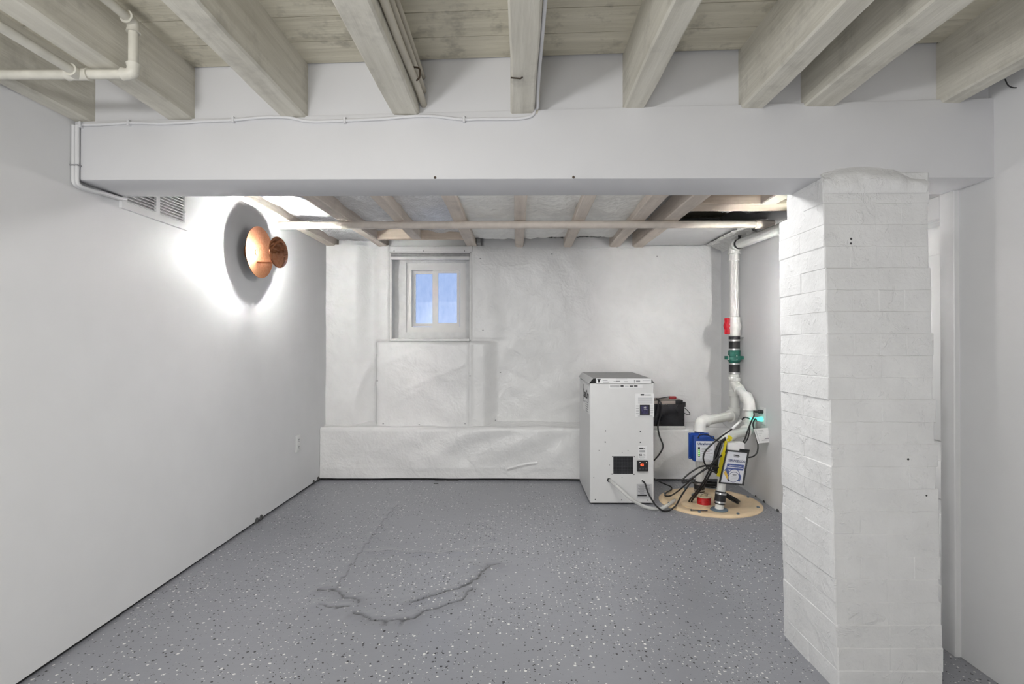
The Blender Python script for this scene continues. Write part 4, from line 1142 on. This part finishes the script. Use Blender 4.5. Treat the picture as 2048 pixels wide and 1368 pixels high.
L = sz(754) - sz(792)
wy = vcyl('wye', 754, 792, 0, 'pvc', [(.036, 0), (.042, .002), (.042, .04), (.039, .044), (.039, L - .03), (.044, L - .027), (.044, L - .002), (.038, L)])
BR = Vector((ST.x - .0, ST.y - .06, sz(783)))
RT = Vector((min(1.66, XR(3.76) - .05), 3.76, 0))
def q3(px, py, Y): return atY(px, py, Y)
b_top = Vector((ST.x, ST.y, sz(768))); r_bend = Vector((RT.x, RT.y, .700))
dirb = (r_bend - b_top).normalized()
obj('wye_branch', MB().tube([b_top, b_top + dirb * .085, b_top + dirb * .087, b_top + dirb * .115], [.036, .036, .041, .041], 20), 'pvc', wy, smooth_=40)
vcyl('pipe_section', 790, 820, PR, 'pvc')
E2 = Vector((1.322, 3.80, .546)); SB_ = Vector((ST.x, ST.y, .560))
obj('elbow', elbow(MB(), SB_, (0, 0, 1), (E2 - SB_), .041, .062), 'pvc', dp, smooth_=50)
obj('pipe_section', MB().cyl(SB_, E2, .034, 24), 'pvc', dp, smooth_=40)
obj('elbow', elbow(MB(), E2, (SB_ - E2), (R2 - E2), .041, .066), 'pvc', dp, smooth_=50)
obj('pipe_section', MB().cyl(E2, (R2.x, R2.y, .004), .029, 24), 'pvc', dp, smooth_=40)
def cpl(p, axis, L, r):
    p = Vector(p); ax = Vector(axis).normalized()
    c = obj('coupling', MB().lathe([(r - .004, 0), (r, .003), (r, L - .003), (r - .004, L)], p, ax, 28), 'rubber', dp, smooth_=35)
    for d in (.014, L - .014): obj('hose_clamp', MB().lathe([(r + .0005, d - .006), (r + .0015, d - .006), (r + .0015, d + .006), (r + .0005, d + .006)], p, ax, 28), 'steel', c, smooth_=35)
cpl((R2.x, R2.y, .045), (0, 0, 1), .075, .037)
# front riser
T1 = Vector((1.405, 3.53, .485)); RT0 = Vector((RT.x, RT.y, .492))
d1 = (T1 - R1).normalized()
obj('pipe_section', MB().cyl(R1 - d1 * .012, T1, .0275, 24), 'pvc', dp, smooth_=40)
cpl(R1 + d1 * .035, d1, .085, .0345)
obj('elbow', elbow(MB(), T1, -d1, (RT0 - T1), .036, .06), 'pvc', dp, smooth_=50)
obj('pipe_section', MB().cyl(T1, RT0, .030, 24), 'pvc', dp, smooth_=40)
obj('elbow', elbow(MB(), RT0, (T1 - RT0), (0, 0, 1), .038, .062), 'pvc', dp, smooth_=50)
obj('pipe_section', MB().cyl(RT0, r_bend, .032, 24), 'pvc', dp, smooth_=40)
obj('elbow', elbow(MB(), r_bend, (0, 0, -1), -dirb, .040, .062), 'pvc', dp, smooth_=50)
obj('pipe_section', MB().cyl(r_bend, b_top + dirb * .10, .032, 24), 'pvc', dp, smooth_=40)
# top elbow and the run toward the beam
TE = Vector((ST.x, ST.y, 1.862)); RN = Vector((1.655, 2.22, 1.795))
obj('elbow', elbow(MB(), TE, (0, 0, -1), (RN - TE), .041, .065), 'pvc', dp, smooth_=50)
obj('pipe_section', MB().cyl(TE, RN, .035, 24), 'pvc', dp, smooth_=40)
dR = (RN - TE).normalized()
hb_ = TE + dR * .10
obj('hanger_band', MB().lathe([(.0365, -.012), (.0385, -.012), (.0385, .012), (.0365, .012)], hb_, dR, 28), 'rubber', dp, smooth_=35)
stp = MB(); stp.box(hb_.x - .010, hb_.x + .010, hb_.y - .002, hb_.y + .002, hb_.z + .034, hb_.z + .10); stp.cyl((hb_.x - .002, hb_.y - .004, hb_.z + .06), (hb_.x + .03, hb_.y - .006, hb_.z + .062), .003, 8)
obj('hanger_strap', stp, 'rubber', dp)

# ---- blue pump controller
ux0, ux1, uz0, uz1 = atY(1380.5, 921, 3.72).x, atY(1427.5, 921, 3.72).x, atY(1400, 921, 3.72).z, atY(1400, 867, 3.72).z
uc = thing('pump_controller', ((ux0 + ux1) / 2, 3.74, uz0), 'blue pump control box with white label and green lights strapped to riser pipe', 'control box')
UY = 3.70
obj('mounting_flange', MB().bbox(ux0 - .002, ux1 - .022, UY + .045, UY + .058, uz0 + .006, uz1, .003, 1), 'box_blue', uc)
obj('housing', MB().bbox(ux0 + .020, ux1, UY, UY + .05, uz0 - .004, uz1 - .018, .006, 2), 'box_blue', uc, smooth_=35)
lx0, lx1, lz0, lz1 = ux0 + .034, ux1 - .004, uz0 - .001, uz1 - .050
ul = obj('label_plate', mbox(lx0, lx1, UY - .002, UY + .001, lz0, lz1), 'log_paper', uc)
text('lettering', 'UltraSump', 'ink_navy', ul, (lx0 + .010, UY - .0026, lz1 - .026), (1, 0, 0), (0, 0, 1), .016, bold=.03, maxw=.098)
m = MB()
for k in range(6): m.box(lx0 + .038, lx0 + .115 - .02 * (k % 2), UY - .0028, UY - .0018, lz0 + .03 + k * .012, lz0 + .033 + k * .012)
for k in range(3): m.box(lx0 + .010, lx0 + .10 - .01 * k, UY - .0028, UY - .0018, lz0 + .006 + k * .006, lz0 + .0075 + k * .006)
m.box(lx0 + .010, lx0 + .11, UY - .0028, UY - .0018, lz1 - .034, lz1 - .032)
obj('print', m, 'ink_grey', ul, kind='stuff')
ls = obj('light_strip', mbox(lx0 + .013, lx0 + .027, UY - .003, UY - .0015, lz0 + .034, lz0 + .10), 'ink_black', ul)
for k in range(4): obj('indicator', MB().lathe([(.004, 0), (.003, .002), (0, .003)], (lx0 + .020, UY - .003, lz0 + .041 + k * .0125), (0, -1, 0), 10), 'led_green', ls)
for (x, z) in ((ux0 + .006, uz1 - .006), ((ux0 + ux1) / 2 - .01, uz1 - .006), (ux1 - .03, uz1 - .006), (ux0 + .006, uz0 + .014)): obj('screw', MB().lathe([(.004, 0), (.003, .002), (0, .0025)], (x, UY + .045, z), (0, -1, 0), 8), 'steel', uc)
obj('strap', MB().lathe([(.031, -.006), (.033, -.006), (.033, .006), (.031, .006)], (R2.x, R2.y, uz1 - .004), (0, 0, 1), 24), 'rubber', uc)
obj('bracket', mbox(R2.x - .02, R2.x + .02, UY + .055, R2.y - .025, uz0 + .05, uz1 - .03), 'rubber', uc)

# ---- service log pouch hanging from the front riser
YL = 3.415
TL, TR, BL, BRr = atY(1452.5, 899, YL), atY(1498, 903.5, YL + .01), atY(1437, 966.5, YL), atY(1487, 971, YL + .01)
lr = ((TR - TL) + (BRr - BL)).normalized(); lu = ((TL - BL) + (TR - BRr)).normalized()
nf = lr.cross(lu).normalized()
if nf.y > 0: nf = -nf
pl = thing('service_log_pouch', (BL + BRr) / 2, 'clear pouch with black border holding a service log sheet', 'document pouch')
def lp(u, v, d=0.0): 
    return (TL * (1 - u) + TR * u) * (1 - v) + (BL * (1 - u) + BRr * u) * v + nf * d
def quad(u0, v0, u1, v1, d, th=.0012):
    return MB().hexa([lp(u0, v1, d), lp(u1, v1, d), lp(u1, v0, d), lp(u0, v0, d), lp(u0, v1, d + th), lp(u1, v1, d + th), lp(u1, v0, d + th), lp(u0, v0, d + th)])
fr = MB()
for a in ((0, 0, .065, 1), (.925, 0, 1, 1), (.0, .0, 1, .045), (.0, .955, 1, 1)): 
    q_ = quad(*a, .000, .004); fr.add(q_.v, q_.f)
obj('border', fr, 'black_plastic', pl)
obj('backing', quad(.02, .01, .98, .99, -.002), 'log_paper', pl)
pg_ = obj('log_sheet', quad(.085, .045, .93, .955, .0005, .001), 'log_paper', pl)
def lq(u0, v0, u1, v1, mat, d=.0019, name='print'): return obj(name, quad(u0, v0, u1, v1, d, .0004), mat, pg_)
lq(.36, .125, .60, .155, 'ink_black'); lq(.38, .175, .60, .195, 'ink_black'); lq(.45, .155, .64, .165, 'ink_black')
text('lettering', 'SERVICE LOG', 'ink_navy', pg_, lp(.19, .335, .002), lr, lu, .0150, bold=.03, maxw=.112)
lq(.17, .40, .88, .57, 'log_blue')
m = MB(); 
for (a, b_, c, d) in ((.28, .445, .78, .46), (.20, .49, .84, .515)):
    q_ = quad(a, b_, c, d, .0023, .0004); m.add(q_.v, q_.f)
obj('print', m, 'log_paper', pg_, kind='stuff')
def lpoly(pts, mat, d): 
    m = MB(); m.add([lp(u, v, d) for u, v in pts], [tuple(range(len(pts)))]); return obj('print', m, mat, pg_)
lpoly([(.10, .60), (.20, .52), (.36, .66), (.36, .80), (.24, .72)], 'log_blue', .0020)
lpoly([(.66, .58), (.84, .74), (.82, .90), (.72, .88), (.62, .72)], 'log_blue', .0020)
lpoly([(.10, .68), (.16, .60), (.38, .84), (.34, .90)], 'log_yellow', .0022)
lpoly([(.30, .85), (.36, .81), (.42, .90), (.34, .93)], 'ink_black', .0023)
asp = (TL - BL).length / (TR - TL).length
def disc(cu, cv_, r, d): return [(cu + r * math.cos(2 * math.pi * k / 28), cv_ + r / asp * math.sin(2 * math.pi * k / 28)) for k in range(28)]
lpoly(disc(.53, .70, .235, 0), 'log_blue', .0021); lpoly(disc(.53, .70, .21, 0), 'log_paper', .0024)
lpoly(disc(.54, .78, .225, 0), 'ink_navy', .0026); lpoly(disc(.54, .78, .205, 0), 'log_paper', .0029)
for (a, b_, c, d) in ((.47, .70, .64, .715), (.49, .725, .62, .735)): lq(a, b_, c, d, 'ink_black', .0031)
for v in (.765, .81, .85): lq(.44, v, .66, v + .008, 'label_silver', .0031)
obj('cover_film', quad(.03, .02, .97, .98, .0040, .0004), 'pouch_plastic', pl)
obj('tab', quad(.58, -.06, 1.02, .02, -.004, .004), 'black_plastic', pl)
# white box behind the pouch
wa, wb_ = atY(1453, 925, 3.455), atY(1485.5, 884.5, 3.455)
obj('white_box', MB().bbox(wa.x, wb_.x, 3.424, 3.492, wa.z, wb_.z, .003, 2), 'tray_white', label='small white box fixed to the riser behind the service log pouch', cat='box', smooth_=35)

# ---- red wire spool and rod on the sump cover
q = onfloor(1408, 1010, .012); q.z = .0178
sps = thing('wire_spool', q, 'spool of red wire with cream rim lying on the sump cover', 'wire spool')
obj('lower_rim', MB().lathe([(.048, 0), (.048, .004)], q, (0, 0, 1), 32), 'spool_cream', sps)
wp = [(.044, .004)]
for k in range(9): wp += [(.0455, .006 + k * .0052), (.0440, .0085 + k * .0052)]
obj('wound_wire', MB().lathe(wp, q, (0, 0, 1), 36), 'spool_red', sps, smooth_=30)
obj('upper_rim', MB().lathe([(.049, .052), (.049, .057), (.016, .057), (.014, .050)], q, (0, 0, 1), 36), 'spool_cream', sps, smooth_=30)
obj('loose_wire', MB().tube(smooth_path([q + Vector((-.03, -.02, .059)), q + Vector((-.01, .01, .064)), q + Vector((.015, -.012, .060)), q + Vector((.03, .015, .064))]), .0015, 6), 'hook_metal', sps, smooth_=True)
a_, b2 = onfloor(1383, 1021, .016), onfloor(1415, 1022, .016); a_.z = b2.z = .0192
rd = thing('threaded_rod', (a_ + b2) / 2, 'thin grey threaded rod lying on the sump cover in front of the spool', 'rod')
obj('shaft', MB().cyl(a_, b2, .004, 8), 'dark_steel', rd, smooth_=40); obj('rod_head', MB().cyl(a_ - Vector((.006, 0, 0)), a_, .007, 6), 'dark_steel', rd)

# ---- battery on the ledge
BYF = 4.285
bx0, bx1 = atY(1295, 850, BYF).x, atY(1369, 850, BYF).x
bz0 = LEDGE_Z + .012
def bz(py): return atY(1340, py, BYF).z
bt = thing('backup_battery', ((bx0 + bx1) / 2, BYF + .08, bz0), 'black backup battery with red terminal in white tray on ledge', 'battery')
obj('tray', MB().bbox(bx0 - .004, bx1 + .004, BYF - .012, BYF + .165, LEDGE_Z - .008, bz(852), .004, 2), 'tray_white', bt, smooth_=35)
obj('case', MB().bbox(bx0, bx1, BYF - .006, BYF + .155, bz(852.5), bz(808), .006, 2), 'black_gloss', bt, smooth_=35)
obj('lid', MB().bbox(bx0, bx1 - .012, BYF - .004, BYF + .15, bz(809), bz(800), .005, 2), 'black_plastic', bt, smooth_=35)
obj('lid_label', mbox(bx0 + .02, bx1 - .075, BYF - .0055, BYF - .003, bz(807.5), bz(801.5)), 'battery_stripe', bt)
obj('lid_top', MB().hexa([(bx0, BYF + .004, bz(800) - .001), (bx1 - .03, BYF + .004, bz(800) - .001), (bx1 - .05, BYF + .145, bz(800) - .001), (bx0, BYF + .145, bz(800) - .001), (bx0, BYF + .006, bz(800) + .004), (bx1 - .032, BYF + .006, bz(800) + .004), (bx1 - .052, BYF + .14, bz(800) + .004), (bx0, BYF + .14, bz(800) + .004)]), 'battery_top', bt)
obj('handle_lug', MB().bbox(bx1 - .016, bx1 + .012, BYF, BYF + .03, bz(814), bz(804), .004, 2), 'black_plastic', bt)
q = atY(1347, 797, BYF + .05)
obj('terminal', MB().bbox(q.x - .035, q.x + .022, BYF + .04, BYF + .07, bz(800) + .002, bz(800) + .026, .005, 2), 'terminal_red', bt, smooth_=35)

# ---- instruction tag on the cord and plugs
def q_(px, py, Y): return atY(px, py, Y)
tq = [q_(1507, 858, 3.60), q_(1541, 855, 3.64), q_(1546, 884, 3.63), q_(1516, 887, 3.59)]
tg = thing('instruction_tag', (tq[2] + tq[3]) / 2, 'white printed tag hanging on a cord below the right wall outlet', 'tag')
def tp(u, v, d=0): 
    a = tq[0] * (1 - u) + tq[1] * u; b_ = tq[3] * (1 - u) + tq[2] * u
    return a * (1 - v) + b_ * v + Vector((0, -d, 0))
def tquad(u0, v0, u1, v1, d, th): return MB().hexa([tp(u0, v1, d), tp(u1, v1, d), tp(u1, v0, d), tp(u0, v0, d), tp(u0, v1, d + th), tp(u1, v1, d + th), tp(u1, v0, d + th), tp(u0, v0, d + th)])
card = obj('card', tquad(0, 0, 1, 1, 0, .001), 'tag_paper', tg)
m = MB()
for (a, b_, c, d) in [(.2, .12 + .1 * k, .55, .14 + .1 * k) for k in range(3)] + [(.2, .45, .85, .47), (.25, .55, .8, .57), (.45, .68, .85, .76), (.3, .82, .8, .84), (.1, .05, .12, .9)]:
    t_ = tquad(a, b_, c, d, .0012, .0004); m.add(t_.v, t_.f)
obj('print', m, 'ink_grey', card, kind='stuff')
def plug(name, base, length, label, glow):
    o = Vector(base); t = thing(name, o, label, 'plug')
    d = Vector((-1, -.25, .05)).normalized()
    if glow:
        obj('plug_body', MB().lathe([(.016, 0), (.018, .006), (.017, .022), (.012, .034), (.010, .06), (.008, length)], o, d, 16), 'plug_glow', t, smooth_=True, label='clear plug glowing green')
    else:
        obj('plug_body', MB().lathe([(.013, 0), (.015, .004), (.014, .03), (.009, .036), (.008, length)], o, d, 14), 'black_plastic', t, smooth_=35)
    return o + d * length
po = OUT + Vector((-.009, 0, 0))
e_black = plug('power_plug', po + Vector((0, -.004, .030)), .07, 'black plug in the upper socket of the right wall outlet', False)
e_glow = plug('power_plug', po + Vector((0, 0, -.022)), .10, 'green glowing plug in the lower socket of the right wall outlet', True)

# ---- cords and hose
def cord(name, pts, r, mat, label, cat='cord'):
    return obj(name, MB().tube(smooth_path(pts, 6), r, 8), mat, label=label, cat=cat, smooth_=True)
CRd = .0052
root = thing('sensor_cable', (1.45, 3.5, .5), 'black cord with white sleeve running from the glowing plug to the coil', 'cord')
cp1 = [e_glow, q_(1490, 835, 3.58), q_(1482, 841, 3.56), q_(1464, 858, 3.50), q_(1440, 875, 3.435), q_(1415, 897, 3.425), q_(1407, 912, 3.42), q_(1409, 926, 3.42), q_(1417, 938, 3.423), q_(1426, 943, 3.425), q_(1435, 944, 3.438)]
obj('cord', MB().tube(smooth_path(cp1), CRd, 8), 'cable_black', root, smooth_=True)
sl_ = [q_(1482, 841, 3.56), q_(1473, 849.5, 3.53), q_(1464, 858, 3.50)]
obj('sleeve', MB().tube(sl_, .0085, 10), 'label_white', root, smooth_=True)
cord('supply_cable', [e_black, q_(1508, 832, 3.60), q_(1503, 842, 3.58), q_(1496, 860, 3.55), q_(1489, 880, 3.52), q_(1481, 890, 3.51), q_(1478, 900, 3.51)], CRd, 'cable_black', 'black cord dropping from the upper plug behind the white box')
cord('supply_cable', [e_glow + Vector((.05, .01, -.01)), q_(1510, 838, 3.63), q_(1506, 848, 3.62), q_(1508, 858, 3.615), q_(1514, 880, 3.615), q_(1516, 892, 3.60), q_(1514, 905, 3.57), q_(1506, 913, 3.52), q_(1490, 916, 3.49)], CRd, 'cable_black', 'black cord passing behind the printed tag and curling to the pouch')
cord('supply_cable', [q_(1500, 848, 3.60), q_(1499, 862, 3.57), q_(1495, 878, 3.53), q_(1487, 890, 3.51), q_(1484, 905, 3.51)], .0045, 'cable_black', 'thinner black cord hanging beside the one from the upper plug')
cord('sensor_lead', [q_(1396, 876, 3.695), q_(1399, 871, 3.67), q_(1407, 868.5, 3.665), q_(1418, 871, 3.665), q_(1430, 879, 3.58), q_(1441, 885, 3.50)], .004, 'cable_black', 'thin black lead arching out of the top of the blue box')
for k, (o1, lab) in enumerate(((0, 'black pump cable dropping from coil into the sump cover, left strand'), (5, 'black pump cable dropping from coil into the sump cover, right strand'))):
    e = onfloor(1379 + o1, 1006, .012)
    cord('pump_cable', [q_(1440 + o1, 884, 3.434), q_(1430 + o1, 915, 3.432), q_(1418 + o1, 942, 3.454), q_(1404 + o1, 968, 3.50), q_(1389 + o1, 988, 3.56), Vector((e.x, e.y, .03)), Vector((e.x, e.y, .004))], .006, 'cable_black', lab)
cord('loose_cable', [q_(1437, 935, 3.437), q_(1426, 932, 3.408), q_(1414, 931, 3.398), q_(1398, 935, 3.398), q_(1380, 946, 3.398), q_(1366, 959, 3.398), q_(1366, 966, 3.39), q_(1376, 961, 3.378), q_(1396, 948, 3.370), q_(1416, 935, 3.378), q_(1427, 924, 3.398), q_(1436, 916, 3.410), q_(1443, 911, 3.434)], CRd, 'cable_black', 'black cable making a flat loop left of the coil above the cover')
fz = lambda px, py, l=.008: onfloor(px, py, l)
cord('loose_cable', [Vector((DX1 + .004, 4.02, .13)), q_(1325, 966, 3.95), q_(1341, 973, 3.88), fz(1343, 979, .026), fz(1333, 985, .032), fz(1330, 991, .032), fz(1342, 991, .030), q_(1360, 979, 3.60), q_(1385, 957, 3.52), q_(1408, 939, 3.486), q_(1420, 931, 3.482), q_(1431, 924, 3.468)], CRd, 'cable_black', 'black cable leading from behind the dehumidifier over the cover edge to the coil')
cord('supply_cable', [CORD, CORD + Vector((.012, -.03, -.012)), q_(1296, 985, 3.56), q_(1308, 1006, 3.49), fz(1317, 1016, .037), fz(1327, 1022, .010), fz(1338, 1021, .010), fz(1346, 1016, .024), fz(1353, 1009, .028), q_(1363, 991, 3.60), q_(1374, 975, 3.70), q_(1380, 967, 3.80), q_(1386, 965, 3.862), Vector((1.336, 3.875, .05)), Vector((1.340, 3.875, .008))], .0058, 'cable_black', 'black power cord coming out of the dehumidifier front')
cord('battery_cord', [q_(1312, 797, BYF - .01), q_(1319, 801, BYF - .02), q_(1323, 813, BYF - .03), q_(1321, 832, BYF - .03), q_(1316, 852, BYF - .035), q_(1319, 872, 4.22), q_(1326, 892, 4.18), q_(1319, 908, 4.16), q_(1308, 921, 4.12)], .006, 'cable_black', 'black cord falling from battery top past the ledge to dehumidifier')
cord('battery_cord', [q_(1317, 801, BYF - .034), q_(1316, 815, BYF - .043), q_(1313, 830, BYF - .045), q_(1307, 842, BYF - .045)], .0055, 'cable_black', 'short black cord slanting across the battery front')
cord('battery_cord', [q_(1318, 797, BYF + .03), q_(1328, 795, BYF + .05), q_(1338, 793.5, BYF + .055)], .004, 'cable_black', 'thin dark lead lying on the battery top by the red terminal')
cord('battery_cord', [q_(1368, 815, BYF + .01), q_(1375, 821, BYF + .01), q_(1380, 828, BYF + .01), q_(1375, 829, BYF + .01), q_(1368, 826, BYF + .01)], .0032, 'cable_black', 'thin black lead looping out of the battery side')
# cable coil hanging on the front riser
coil = thing('cable_coil', q_(1440, 945, 3.48), 'thick coil of black cable tied in yellow, hanging on the riser', 'cable coil')
rng = random.Random(5); m = MB(); ctr = q_(1444.5, 911, 3.46)
for k in range(11):
    w = rng.uniform(.022, .044); h = rng.uniform(.105, .125); dy = rng.uniform(-.008, .008); tl = rng.uniform(.20, .30); cxo = rng.uniform(-.010, .004)
    pts = []
    for a in range(29):
        t = 2 * math.pi * a / 28
        u, v = w * math.cos(t), h * math.sin(t)
        pts.append(ctr + Vector((u * math.cos(tl) + v * math.sin(tl) + cxo, dy + .004 * math.sin(t * 2 + k), v * math.cos(tl) - u * math.sin(tl))))
        pts[-1].x = min(pts[-1].x, wa.x - .0075)
    obj('cable_turn', MB().tube(pts, .0056, 7, cap=False), 'cable_black', coil, smooth_=True)
def strip(a, b_, w, th, mat, name, par):
    a, b_ = Vector(a), Vector(b_); d = (b_ - a).normalized(); s = d.cross(Vector((0, 1, 0))).normalized() * w; n = Vector((0, -th, 0))
    return obj(name, MB().hexa([a - s, a + s, b_ + s, b_ - s, a - s + n, a + s + n, b_ + s + n, b_ - s + n]), mat, par)
strip(q_(1437, 953, 3.439), q_(1447, 905, 3.441), .0135, .004, 'tie_yellow', 'tie_strap', coil)
strip(q_(1447, 905, 3.441), q_(1452, 882, 3.441), .008, .003, 'tie_yellow', 'tie_strap', coil)
strip(q_(1455, 882, 3.44), q_(1462, 873, 3.44), .012, .006, 'tie_yellow', 'tie_knot', coil)
strip(q_(1462, 881, 3.434), q_(1456, 871, 3.434), .006, .006, 'tie_yellow', 'tie_knot', coil)
# coils lying on the cover
def lying_coil(name, px, py, rx, ry, n, label, seed, tilt=0.0, Y=None, lift=.02):
    rng = random.Random(seed); c = onfloor(px, py, lift) if Y is None else q_(px, py, Y); pts = []
    for k in range(n):
        ww, hh = rx * rng.uniform(.75, 1.05), ry * rng.uniform(.75, 1.05); cx, cy = rng.uniform(-.008, .008), rng.uniform(-.008, .008)
        for a in range(14):
            t = 2 * math.pi * a / 14
            pts.append(Vector((c.x + cx + ww * math.cos(t), c.y + cy + hh * math.sin(t), c.z + .0085 * k + tilt * math.cos(t) * ww)))
    return obj(name, MB().tube(smooth_path(pts, 3), .005, 7), 'cable_black', label=label, cat='cable coil', smooth_=True)
lying_coil('cable_coil', 1421, 972, .055, .045, 4, 'small black cable coil resting between the two riser pipes', 3)
lying_coil('cable_coil', 1462, 998, .050, .085, 3, 'black cable loops slumped on the cover right of the front riser', 4, -.5, lift=.047)
# clear drain hose
hp_ = [HOLE + Vector((0, .012, .002)), HOLE + Vector((.02, -.02, -.012)), q_(1240, 978, 3.57), q_(1262, 998, 3.53), q_(1284, 1011, 3.52), fz(1304, 1017, .013), fz(1322, 1017, .014), fz(1333, 1012, .027), fz(1341, 1007, .028), fz(1349, 1001, .027)]
obj('drain_hose', MB().tube(smooth_path(hp_, 6), .0115, 12), 'clear_tube', label='clear drain hose bending from the dehumidifier front to the cover', cat='hose', smooth_=True)
# small green glow thrown by the plug itself
